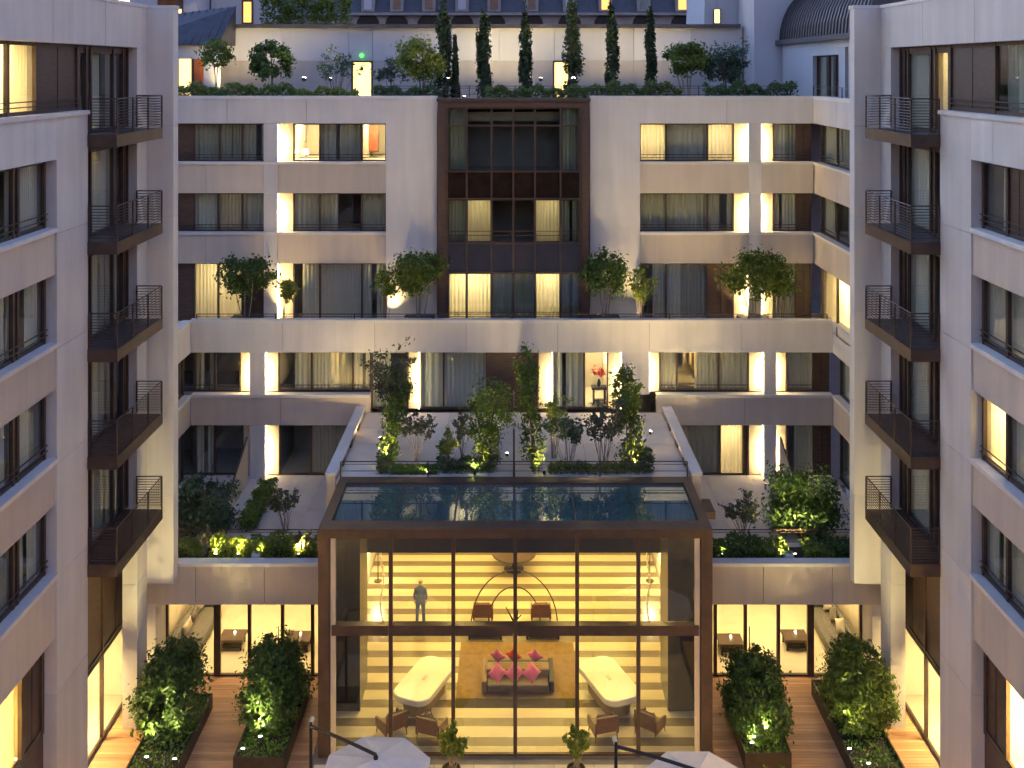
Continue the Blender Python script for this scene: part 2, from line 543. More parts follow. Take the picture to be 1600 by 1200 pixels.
def window(parent, fr, segs, z0, z1, setback=0.3, fw=0.07, depth=3.2, rail=False, zroom=None, ztop=None, niche_p=16.0, lit_p=55.0, transom=None, lit_c=None):
    """segs: [(u0, u1, code)]: g curtained pane, h heavy curtain, G bare pane, c lit curtained, o lit open, p wood panel, n lit niche, b brown"""
    T = fr[0]
    niche_p *= R.uniform(0.95, 1.6)
    segs = [s for s in segs if s[1] > s[0]]
    U0, U1 = segs[0][0], segs[-1][1]
    n1, n0 = -setback, -setback - 0.09
    mb = MB(fr)
    e = 0.003
    # frame: head and foot between the posts
    posts = []
    for i, (a, b, c) in enumerate(segs):
        if c != 'n':
            if i == 0 or segs[i - 1][2] == 'n': posts.append((a, a + fw))
            if i == len(segs) - 1 or segs[i + 1][2] == 'n': posts.append((b - fw, b))
            else: posts.append((b - fw * 0.6, b + fw * 0.6))
    for a, b in posts:
        mb.box(a, b, n0, n1 + 0.02, z0, z1)
    runs, cur = [], None
    for a, b, c in segs:
        if c == 'n':
            cur = None
        elif cur is None:
            cur = [a, b]
            runs.append(cur)
        else:
            cur[1] = b
    for a, b in runs:
        mb.box(a + e, b - e, n0 + e, n1, z0 + e, z0 + fw)
        mb.box(a + e, b - e, n0 + e, n1, z1 - fw, z1 - e)
    if transom:
        for a, b in runs: mb.box(a + e, b - e, n0 + e, n1 - e, transom - 0.04, transom + 0.04)
    win = mb.build("window", M['bronze'], parent)
    zr0 = z0 if zroom is None else zroom
    zr1 = z1 + 0.15 if ztop is None else ztop
    for a, b, c in segs:
        if c in 'gGhco':
            MB(fr).sheet(a + fw * 0.5, b - fw * 0.5, n0 + 0.036, z0 + fw * 0.8, z1 - fw * 0.8).build("pane", M['glass'], win)
        if c in 'gh':
            m = M['curtain'] if c == 'g' else M['curtain2']
            cn = -setback - 0.24
            r = R.random()
            pr = R.uniform(0.12, 0.27)
            if r < 0.40:
                curtain(win, fr, a, b, cn, z0 + 0.03, z1 + 0.05, m, R.uniform(0.02, 0.05), pr)
            elif r < 0.66:
                s = a + (b - a) * R.uniform(0.3, 0.55)
                curtain(win, fr, a, s, cn, z0 + 0.03, z1 + 0.05, m, 0.045, pr)
                curtain(win, fr, s + (b - a) * R.uniform(0.08, 0.3), b, cn, z0 + 0.03, z1 + 0.05, m, 0.045, pr)
            elif r < 0.78:
                s = (b - a) * R.uniform(0.4, 0.7)
                if R.random() < 0.5: curtain(win, fr, a, a + s, cn, z0 + 0.03, z1 + 0.05, m, 0.05, pr)
                else: curtain(win, fr, b - s, b, cn, z0 + 0.03, z1 + 0.05, m, 0.05, pr)
            else:
                s = a + (b - a) * R.uniform(0.35, 0.7)
                curtain(win, fr, a, s, cn, z0 + 0.03, z1 + 0.05, m)
                curtain(win, fr, s - 0.05, b, cn - 0.1, z0 + 0.03, z1 + 0.05, M['curtain2'])
        elif c == 'c':
            curtain(win, fr, a, b, -setback - 0.26, z0 + 0.03, z1 + 0.05, M['curtainl'])
        elif c == 'p':
            MB(fr).box(a + fw * 0.6, b - fw * 0.6, n0 + 0.01, n0 + 0.05, z0 + fw, z1 - fw).build("wood_panel", M['walnut'], win)
            MB(fr).box((a + b) / 2 - 0.012, (a + b) / 2 + 0.012, n0 + 0.05, n0 + 0.06, z0 + fw, z1 - fw).build("panel_joint", M['dark'], win)
        elif c == 'b':
            MB(fr).box(a + fw * 0.6, b - fw * 0.6, n0 + 0.01, n0 + 0.05, z0 + fw, z1 - fw).build("wood_panel", M['bronze2'], win)
        elif c == 'n':
            MB(fr).box(a, b, n0 - 0.05, n0 + 0.03, z0, z1).build("niche_wall", M['niche'], win)
            um = (a + b) / 2
            first = (a == segs[0][0])
            us_, sg = (a + 0.03, 1.0) if first else (b - 0.03, -1.0)
            ns = n1 + 0.17
            MB(fr).box(us_ - 0.012, us_ + 0.012, ns - 0.012, ns + 0.012, z0 + 0.06, z1 - 0.06).build("light_strip", M['bulb'], win)
            ctr = Vector(T(us_ + sg * 0.02, ns - 0.02, z0 + (z1 - z0) * 0.40))
            lamp('AREA', ctr, niche_p * 0.17, WARM, 0.04, win, Vector(T(us_ + sg * 0.5, ns - 0.5, 0)) - Vector(T(us_, ns, 0)), sy=(z1 - z0) * R.uniform(0.55, 0.75))
    # rooms: one per run of segments in the same state
    k = 0
    while k < len(segs):
        st = segs[k][2] in 'co'
        if segs[k][2] == 'n':
            k += 1
            continue
        j = k
        while j + 1 < len(segs) and segs[j + 1][2] != 'n' and (segs[j + 1][2] in 'co') == st: j += 1
        a, b = segs[k][0], segs[j][1]
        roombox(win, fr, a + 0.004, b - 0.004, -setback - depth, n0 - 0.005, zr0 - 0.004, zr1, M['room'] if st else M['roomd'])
        if st:
            c = T((a + b) / 2, -setback - depth * 0.45, zr1 - 0.06)
            MB(fr).lathe(((a + b) / 2, -setback - depth * 0.45, zr1 - 0.04), [(0.12, 0.0), (0.12, 0.03)], 10).build("ceiling_light", M['bulb'], win)
            lamp('AREA', c, lit_p * (b - a) / 2.0, lit_c or WARM2, min(1.4, (b - a) * 0.7), win, (0, 0, -1), sy=1.2)
        k = j + 1
    if rail:
        for zz in rail if isinstance(rail, (list, tuple)) else (0.16, 0.30):
            for a, b in runs:
                MB(fr).box(a, b, n1 + 0.05, n1 + 0.075, z0 + zz, z0 + zz + 0.03).build("guard_rail", M['bronze'], win)
    return win


def railing(parent, pts, z0, h, rails=7, posts_at=None, r=0.014, top=0.022):
    """pts: plan polyline in world; handrail, posts and each rail are children of parent"""
    mb = MB()
    for i in range(len(pts) - 1):
        mb.tube((*pts[i], z0 + h), (*pts[i + 1], z0 + h), top, 6)
    mb.build("handrail", M['bronze'], parent)
    for p in posts_at or pts:
        MB().box(p[0] - 0.022, p[0] + 0.022, p[1] - 0.022, p[1] + 0.022, z0, z0 + h - 0.01).build("post", M['bronze'], parent)
    for k in range(rails):
        z = z0 + 0.10 + (h - 0.20) * k / max(1, rails - 1)
        m2 = MB()
        for i in range(len(pts) - 1):
            m2.tube((*pts[i], z), (*pts[i + 1], z), r, 5)
        m2.build("rail", M['bronze'], parent)



# ================================================================== ground
gm = MB().box(-90, 90, -40, 140, -0.5, -0.06).build("ground", M['ground'])
tag(gm, kind="structure")
for i, (x0, x1) in enumerate(((-13.8, -6.62), (6.62, 13.8))):
    dk = empty("wood_deck", ((x0 + x1) / 2, 34, -0.06))
    tag(dk, kind="structure")
    MB().box(x0, x1, 26.0, 38.2, -0.055, -0.03).build("deck_bearer", M['dark'], dk)
    k = 0
    y = 38.17
    while y > 27.0:
        MB().box(x0 + R.uniform(0, 0.02), x1 - R.uniform(0, 0.02), y - 0.138, y, -0.028, R.uniform(-0.003, 0.003)).build("plank", M['deck'], dk)
        y -= 0.147
paver = empty("courtyard_paving", (0, 28, -0.05))
tag(paver, kind="structure")
for i in range(-5, 5):
    for j in range(4):
        MB().box(i * 1.3 + 0.01, i * 1.3 + 1.29, 27.9 + j * 1.35, 29.24 + j * 1.35, -0.058, -0.012 + R.uniform(-0.002, 0.002)).build("paving_slab", M['paving'], paver)

# ================================================================== hotel: facade at the end of the court
HB = empty("hotel_building", (0, Y1, 0), "pale stone hotel facade with ribbon windows and brown glazed centre bay", "building")
f1, f2 = BACK(Y1), BACK(Y2)


def sx(y, *spec):
    """pixel columns of the photograph read on the plane at depth y"""
    return [(XA(a, y), XA(b, y), c) for a, b, c in spec]


Z5a, Z5b, Z4a, Z4b, Z3b = 18.30, 20.08, 15.03, 16.84, 13.58
xA0, xA1 = -17.0, XA(412, Y1)
xB0, xB1 = XA(433, Y1), XA(603, Y1)
xT0, xT1 = XA(683, Y1), XA(922, Y1)
xC0, xC1 = XA(1000, Y1), XA(1170, Y1)
xD0, xD1 = XA(1190, Y1), 13.9
TH = 0.42
# full-height stone piers, columns, top band
panels(HB, f1, xB1, xT0, -TH, 0.0, LV[3], 21.2, M['stone'], 2.6)
panels(HB, f1, xT1, xC0, -TH, 0.0, LV[3], 21.2, M['stone'], 2.6)
for a, b in ((xA1, xB0), (xC1, xD0)):
    for z0, z1 in ((LV[3], Z3b), (Z3b, Z4a), (Z4a, Z4b), (Z4b, Z5a), (Z5a, Z5b)):
        MB(f1).box(a, b, -TH, -0.004, z0 + 0.006, z1 - 0.006).build("column_block", M['stone'], HB)
panels(HB, f1, xA0, xB1 - 0.003, -TH, 0.0, Z5b, 21.2, M['stone'], 3.4)
panels(HB, f1, xC0 + 0.003, xD1 + 0.003, -TH, 0.0, Z5b, 21.2, M['stone'], 3.4)
for z0, z1 in ((Z4b, Z5a), (Z3b, Z4a)):
    panels(HB, f1, xA0, xA1 - 0.003, -TH, -0.04, z0, z1 - 0.12, M['beige'], 3.4)
    panels(HB, f1, xB0 + 0.003, xB1 - 0.003, -TH, -0.04, z0, z1 - 0.12, M['beige'], 4.0)
    panels(HB, f1, xC0 + 0.003, xC1 - 0.003, -TH, -0.04, z0, z1 - 0.12, M['beige'], 4.0)
    panels(HB, f1, xD0 + 0.003, xD1, -TH, -0.04, z0, z1 - 0.12, M['beige'], 4.0)
    MB(f1).box(xA0, xB1 - 0.004, -TH, 0.03, z1 - 0.117, z1).build("sill", M['coping'], HB)
    MB(f1).box(xC0 + 0.004, xD1 + 0.03, -TH, 0.03, z1 - 0.117, z1).build("sill", M['coping'], HB)
# roof parapet coping
for a, b in ((xA0, xT0), (xT1, xD1 + 0.03)):
    MB(f1).box(a, b, -TH - 0.05, 0.04, 21.203, 21.35).build("coping", M['coping'], HB)
# windows of the two upper storeys
window(HB, f1, sx(Y1, (230, 273, 'p'), (273, 300, 'b'), (300, 340, 'h'), (340, 376, 'h'), (376, 412, 'h')), Z5a, Z5b, rail=True)
window(HB, f1, sx(Y1, (433, 456, 'n'), (456, 498, 'o'), (498, 564, 'h'), (564, 603, 'o')), Z5a, Z5b, rail=True, niche_p=22, lit_p=32)
window(HB, f1, sx(Y1, (1000, 1042, 'c'), (1042, 1107, 'h'), (1107, 1149, 'c'), (1149, 1170, 'n')), Z5a, Z5b, rail=True, niche_p=22, lit_p=24)
window(HB, f1, sx(Y1, (1190, 1210, 'n'), (1210, 1248, 'g'), (1248, 1270, 'p')), Z5a, Z5b, rail=True, niche_p=22)
window(HB, f1, sx(Y1, (230, 273, 'p'), (273, 300, 'b'), (300, 338, 'g'), (338, 376, 'c'), (376, 412, 'h')), Z4a, Z4b, rail=True, lit_p=5)
window(HB, f1, sx(Y1, (433, 456, 'n'), (456, 498, 'h'), (498, 564, 'h'), (564, 603, 'h')), Z4a, Z4b, rail=True, niche_p=22)
window(HB, f1, sx(Y1, (1000, 1042, 'h'), (1042, 1107, 'h'), (1107, 1149, 'h'), (1149, 1170, 'n')), Z4a, Z4b, rail=True, niche_p=22)
window(HB, f1, sx(Y1, (1190, 1210, 'n'), (1210, 1248, 'g'), (1248, 1270, 'p')), Z4a, Z4b, rail=True, niche_p=22)
# terrace storey
window(HB, f1, sx(Y1, (230, 273, 'p'), (273, 300, 'b'), (300, 338, 'c'), (338, 376, 'c'), (376, 412, 'p')), LV[3], Z3b, lit_p=18)
window(HB, f1, sx(Y1, (433, 456, 'n'), (456, 498, 'g'), (498, 564, 'g'), (564, 603, 'g')), LV[3], Z3b)
window(HB, f1, sx(Y1, (1000, 1042, 'g'), (1042, 1107, 'g'), (1107, 1149, 'p'), (1149, 1170, 'n')), LV[3], Z3b)
window(HB, f1, sx(Y1, (1190, 1210, 'n'), (1210, 1247, 'g'), (1247, 1270, 'p')), LV[3], Z3b)
# return wall of the upper storeys beside the far wing
fr_ = WR(13.9)
for z0, z1, m in ((Z5b, 21.2, 'stone'), (Z4b, Z5a - 0.12, 'beige'), (Z3b, Z4a - 0.12, 'beige')):
    panels(HB, fr_, 37.2, Y1 - 0.003, -TH, 0.0 if m == 'stone' else -0.04, z0, z1, M[m], 3.4)
    if m == 'beige': MB(fr_).box(37.2, Y1 - 0.04, -TH, 0.03, z1 + 0.003, z1 + 0.12).build("sill", M['coping'], HB)
MB(fr_).box(37.2, Y1 - 0.05, -TH - 0.05, 0.04, 21.203, 21.35).build("coping", M['coping'], HB)
for z0, z1, cc in ((Z5a, Z5b, 'ghgg'), (Z4a, Z4b, 'ghgg'), (LV[3], Z3b, 'ccgg')):
    us = [47.3, 45.0, 42.6, 40.2, 37.4]
    window(HB, fr_, [(us[i + 1], us[i], cc[i]) for i in range(3, -1, -1)], z0, z1, rail=(z0 != LV[3]), lit_p=40)
# brown glazed centre bay
fb = BACK(Y1 - 0.45)
yb = Y1 - 0.45
bx0, bx1 = XA(684, yb), XA(921, yb)
mb = MB(fb)
mb.box(bx0, bx0 + 0.34, -0.5, 0.0, LV[3], 21.1)
mb.box(bx1 - 0.34, bx1, -0.5, 0.0, LV[3], 21.1)
mb.box(bx0 + 0.34, bx1 - 0.34, -0.5, -0.01, 20.85, 21.09)
mb.build("bay_frame", M['bronze2'], HB)
for a in (bx0 + 0.34, bx1 - 0.46):
    MB(fb).box(a, a + 0.12, -0.3, -0.06, LV[3], 20.85).build("bay_trim", M['bronze'], HB)
MB(fb).box(bx0 - 0.05, bx1 + 0.05, -0.62, 0.08, 21.103, 21.26).build("bay_coping", M['bronze'], HB)
cols = [699, 729, 768, 802, 836, 876, 906]
for k, (z0, z1, cc, tr) in enumerate(((17.88, 20.85, 'hGGGGh', 20.0), (14.58, 16.64, 'hcGGch', None), (LV[3], 13.25, 'cchhch', None))):
    window(HB, fb, sx(yb, *[(cols[i], cols[i + 1], cc[i]) for i in range(6)]), z0, z1, setback=0.12, fw=0.09, depth=2.6, transom=tr, lit_p=(5, 6, 24)[k], rail=(0.35, 0.55) if k else False)
for z0, z1 in ((16.64, 17.88), (13.25, 14.58)):
    for i in range(6):
        a, b = XA(cols[i], yb), XA(cols[i + 1], yb)
        MB(fb).box(a + 0.015, b - 0.015, -0.25, -0.14, z0 + 0.01, z1 - 0.01).build("spandrel_panel", M['spandrel'], HB)
    for i in range(1, 6):
        a = XA(cols[i], yb)
        MB(fb).box(a - 0.045, a + 0.045, -0.139, -0.10, z0, z1).build("mullion", M['bronze'], HB)
for i in range(6):
    a, b = XA(cols[i], yb), XA(cols[i + 1], yb)
    for z0, z1 in ((LV[3] + 0.02, 13.25), (13.25, 14.58), (14.58, 16.64), (16.64, 17.88), (17.88, 20.0), (20.0, 20.85)):
        MB(fb).sheet(a + 0.02, b - 0.02, -0.05, z0 + 0.03, z1 - 0.03).build("outer_pane", M['glass'], HB)
        MB(fb).box(a + 0.04, b - 0.04, -0.07, -0.035, z1 - 0.03, z1 + 0.03).build("glazing_bar", M['bronze'], HB)
    if i:
        MB(fb).box(a - 0.04, a + 0.04, -0.09, -0.02, LV[3], 20.849).build("outer_mullion", M['bronze'], HB)
# floor slabs behind the rooms
for k in (3, 4, 5, 6):
    MB().box(-17.2, 17.2, Y1 + 0.43, Y1 + 5.5, LV[k] - 0.42, LV[k] - 0.02).build("floor_slab", M['slab'], HB)
MB().box(-17.2, 17.2, Y1 + 5.5, Y1 + 5.8, 0, 20.5).build("rear_wall", M['slab'], HB)
# ---- terrace of the third storey and the lower facade
xl, xr = -14.38, 14.2
panels(HB, f2, xl, xr, -0.3, 0.0, 9.98, 11.30, M['stone'], 4.1)
MB(f2).box(xl - 0.03, xr + 0.03, -0.34, 0.04, 11.303, 11.43).build("coping", M['coping'], HB)
MB().box(-17, 17, Y2 + 0.303, Y1 + 0.42, 10.30, LV[3] - 0.004).build("terrace_slab", M['paving'], HB)
railing(HB, [(xl + 0.2, Y2 + 0.18), (xr - 0.2, Y2 + 0.18)], 11.43, 0.22, 1, [(x, Y2 + 0.18) for x in np.linspace(xl + 0.2, xr - 0.2, 9)])
xr1, xr2 = XA(578, Y2), XA(1026, Y2)
for a, b in ((xl, xr1), (xr2, xr)):
    panels(HB, f2, a, b, -0.3, -0.02, 6.73, 7.97, M['beige'], 4.4)
    MB(f2).box(a, b, -0.36, 0.04, 7.973, 8.1).build("sill", M['coping'], HB)
for px0, px1 in ((390, 413), (1195, 1213), (972, 1015)):
    a, b = XA(px0, Y2), XA(px1, Y2)
    for z0, z1 in ((8.1, 9.98),) if px0 == 972 else ((LV[1], 6.73), (8.1, 9.98)):
        MB(f2).box(a, b, -0.45, -0.01, z0 + 0.004, z1 - 0.004).build("column_block", M['stone'], HB)
window(HB, f2, sx(Y2, (240, 300, 'G'), (300, 331, 'h'), (331, 372, 'G'), (372, 390, 'n')), 8.1, 9.98, setback=0.45, rail=True)
window(HB, f2, sx(Y2, (413, 431, 'n'), (431, 484, 'g'), (484, 549, 'g'), (549, 578, 'g')), 8.1, 9.98, setback=0.45, rail=True)
window(HB, f2, sx(Y2, (578, 637, 'g'), (637, 655, 'n'), (655, 692, 'g'), (692, 760, 'g'), (760, 803, 'b')), 7.32, 9.98, setback=0.45, niche_p=30)
window(HB, f2, sx(Y2, (803, 842, 'b'), (842, 864, 'n'), (864, 914, 'g'), (914, 952, 'o'), (952, 972, 'n')), 7.32, 9.98, setback=0.45, niche_p=30, lit_p=40)
window(HB, f2, sx(Y2, (1015, 1032, 'n'), (1032, 1060, 'g'), (1060, 1126, 'g'), (1126, 1174, 'g'), (1174, 1195, 'n')), 8.1, 9.98, setback=0.45, rail=True)
window(HB, f2, sx(Y2, (1213, 1232, 'n'), (1232, 1275, 'g'), (1275, 1300, 'p')), 8.1, 9.98, setback=0.45, rail=True)
window(HB, f2, sx(Y2, (240, 300, 'G'), (300, 331, 'g'), (331, 376, 'G'), (376, 397, 'n')), LV[1], 6.73, setback=0.45)
window(HB, f2, sx(Y2, (413, 432, 'n'), (432, 483, 'G'), (483, 549, 'h'), (549, 573, 'p')), LV[1], 6.73, setback=0.45)
window(HB, f2, sx(Y2, (1033, 1056, 'p'), (1056, 1128, 'h'), (1128, 1165, 'c'), (1165, 1174, 'p'), (1174, 1195, 'n')), LV[1], 6.73, setback=0.45, lit_p=34)
window(HB, f2, sx(Y2, (1213, 1232, 'n'), (1232, 1276, 'g'), (1276, 1303, 'p')), LV[1], 6.73, setback=0.45)
# return walls of the lower storeys
for fr_, xx in ((WL(xl), xl), (WR(xr), xr)):
    panels(HB, fr_, 37.4, Y2 - 0.003, -0.3, 0.0, 9.98, 11.30, M['stone'], 4.1)
    MB(fr_).box(37.4, Y2 - 0.045, -0.34, 0.04, 11.303, 11.43).build("coping", M['coping'], HB)
    panels(HB, fr_, 37.4, Y2 - 0.003, -0.3, -0.02, 6.73, 7.97, M['beige'], 4.1)
    MB(fr_).box(37.4, Y2 - 0.045, -0.36, 0.04, 7.973, 8.1).build("sill", M['coping'], HB)
    us = [37.6, 40.2, 42.9, 45.5]
    for z0, z1 in ((8.1, 9.98), (LV[1], 6.73)):
        window(HB, fr_, [(us[i], us[i + 1], 'gGg'[i]) for i in range(3)], z0, z1, setback=0.3)

# ================================================================== wings
def wing(sgn):
    left = sgn < 0
    fr = WL() if left else WR()
    T = fr[0]
    W = empty("hotel_wing", T(25, -0.5, 0),
              "stone hotel wing with a warmly lit window at the end of its top storey" if left else "stone hotel wing below the ribbed zinc barrel roof, pale yellow window at mid height", "building")
    uE, uC, uR, uP = 14.0, 31.0, 35.05, 36.0
    d0 = -0.5
    # top fascia, pillar, end strip
    panels(W, fr, uE, uP, d0, 0.0, 23.34, 24.73, M['stone'], 3.6)
    MB(fr).box(uE, uP + 0.55, d0 - 0.1, 0.03, 24.733, 24.85).build("coping", M['coping'], W)
    zz = [0, LV[1] + 0.6, LV[2] + 0.6, LV[3] + 0.6, LV[4] + 0.6, LV[5] + 0.6, 21.24]
    for i in range(6):
        MB(fr).box(28.9, uC, d0, 0.0, zz[i] + 0.006, zz[i + 1] - 0.006).build("pillar_block", M['stone'], W)
        MB(fr).box(uR, uP, d0, 0.0, zz[i] + 0.006, zz[i + 1] - 0.006).build("pillar_block", M['stone'], W)
    MB(fr).box(uR, uP, d0, 0.0, 21.24, 23.337).build("pillar_block", M['stone'], W)
    # projecting end pier
    for i, (z0, z1) in enumerate(((4.5, 7.6), (7.6, 10.9), (10.9, 14.1), (14.1, 17.4), (17.4, 20.6), (20.6, 24.73))):
        MB(fr).box(uP + 0.003, uP + 0.5, d0, 0.93, z0 + 0.006, z1 - 0.006).build("pier_block", M['stone'], W)
    MB(fr).box(uP + 0.04, uP + 0.55, 0.034, 0.96, 24.733, 24.85).build("coping", M['coping'], W)
    # window bays towards the camera
    bays = [(22.3, 28.9), (14.0, 20.2)]
    MB(fr).box(20.2, 22.3, d0, 0.0, 0.0, 21.24).build("pillar_block", M['stone'], W)
    for k in (2, 3, 4, 5):
        z0, z1 = LV[k] + 0.78, LV[k] + 2.70
        for bi, (a, b) in enumerate(bays):
            if bi == 0:
                if left:
                    cs = {2: 'gghgg', 3: 'gggGg', 4: 'ggggg', 5: 'ggggg'}[k]
                else:
                    cs = {2: 'ghpgg', 3: 'ggbgc', 4: 'ggpgg', 5: 'ggbpg'}[k]
                us = [22.4, 24.0, 25.6, 26.95, 27.2, 28.8] if left else [22.4, 24.0, 25.4, 26.2, 27.35, 28.8]
            else:
                cs = 'ghgpg'
                us = [14.1, 15.4, 16.6, 17.8, 19.0, 20.1]
            window(W, fr, [(us[i], us[i + 1], cs[i]) for i in range(5)], z0, z1, setback=0.28, fw=0.1, rail=(0.22, 0.38), lit_p=70)
            # spandrel and sill below this window
            zb = (LV[k - 1] + 2.70) if k > 2 else LV[2] - 1.05
            panels(W, fr, a + 0.004, b - 0.004, d0, -0.05, zb, z0 - 0.13, M['beige'], 3.4)
            MB(fr).box(a + 0.004, b - 0.004, d0, 0.05, z0 - 0.127, z0).build("sill", M['coping'], W)
    # top storey, glazed up to the corner
    z0, z1 = 21.36, 23.34
    panels(W, fr, uE, uC - 0.003, d0, -0.002, LV[5] + 2.70, z0 - 0.13, M['stone'], 3.6)
    MB(fr).box(uE, uC + 0.04, d0, 0.06, z0 - 0.127, z0).build("sill", M['coping'], W)
    if left:
        window(W, fr, [(14.2, 17, 'g'), (17, 20, 'h'), (20, 23, 'g'), (23, 25.0, 'p'), (25.0, 26.6, 'c'), (26.75, 28.2, 'c'), (28.3, 30.9, 'p')], z0, z1, setback=0.25, fw=0.1, rail=(0.2, 0.34), lit_p=45)
    else:
        window(W, fr, [(14.2, 17, 'g'), (17, 20, 'h'), (20, 23, 'g'), (23, 25.0, 'p'), (25.0, 25.9, 'b'), (25.9, 28.0, 'g'), (28.0, 30.9, 'p')], z0, z1, setback=0.25, fw=0.1, rail=(0.2, 0.34))
    # recess with the stacked balconies
    for k in (2, 3, 4, 5, 6):
        z = LV[k]
        top = 23.34 if k == 6 else LV[k + 1] - 0.36
        cs = 'gpghp' if left else 'gpghp'
        us = [31.02, 31.62, 31.95, 33.75, 34.6, 35.03] if left else [31.02, 32.1, 32.45, 34.3, 34.6, 35.03]
        if not left: cs = 'gpggp'
        if not left and k == 6: cs = 'cpggp'
        window(W, fr, [(us[i], us[i + 1], cs[i]) for i in range(5)], z + 0.02, min(top - 0.02, z + 2.74), setback=0.3, fw=0.09, depth=2.8, lit_p=30)
        if k < 6:
            MB(fr).box(31.0, 35.05, -0.5, -0.33, z + 2.74, LV[k + 1] - 0.362).build("head_panel", M['bronze2'], W)
        # balcony: slab, fascia, rails
        bal = MB(fr).box(31.02, 34.95, -0.36, 0.86, z - 0.35, z - 0.03).build("balcony", M['bronze2'], W)
        fa = MB(fr)
        fa.box(30.96, 34.99, 0.863, 0.90, z - 0.36, z + 0.02)
        fa.box(30.96, 31.015, 0.003, 0.86, z - 0.36, z + 0.02)
        fa.build("fascia", M['bronze'], bal)
        nb = 9
        for i in range(nb):
            a = 31.03 + (34.93 - 31.03) * i / nb
            MB(fr).box(a, a + (34.93 - 31.03) / nb - 0.014, -0.29, 0.858, z - 0.027, z - 0.003).build("deck_board", M['zinc'] if k > 3 else M['walnut'], bal)
        pl = [(31.0, 0.02), (31.0, 0.88), (34.95, 0.88), (34.95, 0.02)]
        po = [(31.0, 0.03), (31.0, 0.88), (32.3, 0.88), (33.65, 0.88), (34.95, 0.88), (34.95, 0.03)]
        wpt = lambda L_: [T(u, n, 0)[:2] for u, n in L_]
        railing(bal, wpt(pl), z + 0.02, 1.08, 11, wpt(po), r=0.013)
    MB(fr).box(31.0, 35.05, -0.5, -0.33, 23.1, 23.337).build("head_panel", M['bronze2'], W)
    # street-level glazing, set back under the wing
    zs = LV[2] - 0.40
    us = [31.05, 32.5, 34.5, 36.9]
    window(W, WL(-WX - 0.95) if left else WR(WX + 0.95), [(us[i], us[i + 1], 'ooo'[i]) for i in range(3)], 0.02, 2.9, setback=0.0, fw=0.09, depth=3.2, lit_p=34, ztop=2.9, lit_c=WARM)
    window(W, WL(-WX - 0.95) if left else WR(WX + 0.95), [(us[i], us[i + 1], 'obp'[i]) for i in range(3)], 2.95, 6.6, setback=0.0, fw=0.09, depth=3.0, lit_p=40)
    MB(fr).box(31.0, 36.95, -1.2, -0.51, 6.62, zs).build("soffit", M['bronze2'], W)
    us = [22.4, 24.2, 26.0, 27.6, 28.85]
    window(W, fr, [(us[i], us[i + 1], ('occp' if left else 'gcop')[i]) for i in range(4)], 3.9, LV[2] - 1.05, setback=0.35, fw=0.14, depth=3, lit_p=190, lit_c=AMBER)
    for i in range(4):
        MB(fr).box(us[i] + 0.01, us[i + 1] - 0.01, d0, -0.36, 2.6, 3.88).build("spandrel_panel", M['walnut'], W)
    window(W, fr, [(us[i], us[i + 1], ('ghco' if left else 'gcop')[i]) for i in range(4)], 0.02, 2.58, setback=0.35, fw=0.14, depth=3, lit_p=170, ztop=2.59, lit_c=AMBER)
    us = [14.1, 16.1, 18.1, 20.1]
    window(W, fr, [(us[i], us[i + 1], 'ooo'[i]) for i in range(3)], 0.02, 3.6, setback=0.35, fw=0.14, depth=3, lit_p=330, ztop=3.61, lit_c=AMBER)  # bay out of view, its strongly lit rooms added to warm the facing walls
    panels(W, fr, 14.0, 20.2, d0, -0.05, 3.62, LV[2] - 1.05, M['beige'], 3.2)
    # body of the wing behind the rooms
    T0 = T
    MB(fr).box(uE, uP + 0.5, -6.2, -5.9, 0, 24.7).build("rear_wall", M['slab'], W)
    MB(fr).box(uE, uP + 0.5, -5.9, d0, 24.3, 24.65).build("roof_slab", M['zinc'], W)
    for k in (2, 3, 4, 5, 6):
        MB(fr).box(uE, 28.9, -5.9, -0.52, LV[k] - 0.3, LV[k] - 0.02).build("floor_slab", M['slab'], W)
    for k in (2, 3, 4, 5, 6):
        MB(fr).box(28.95, uP, -5.9, -0.37, LV[k] - 0.3, LV[k] + 0.012).build("floor_slab", M['slab'], W)
    MB(fr).box(uE - 0.3, uE, -6.2, 0, 0, 24.85).build("end_wall", M['stone'], W)
    return W


WLO, WRO = wing(-1), wing(1)

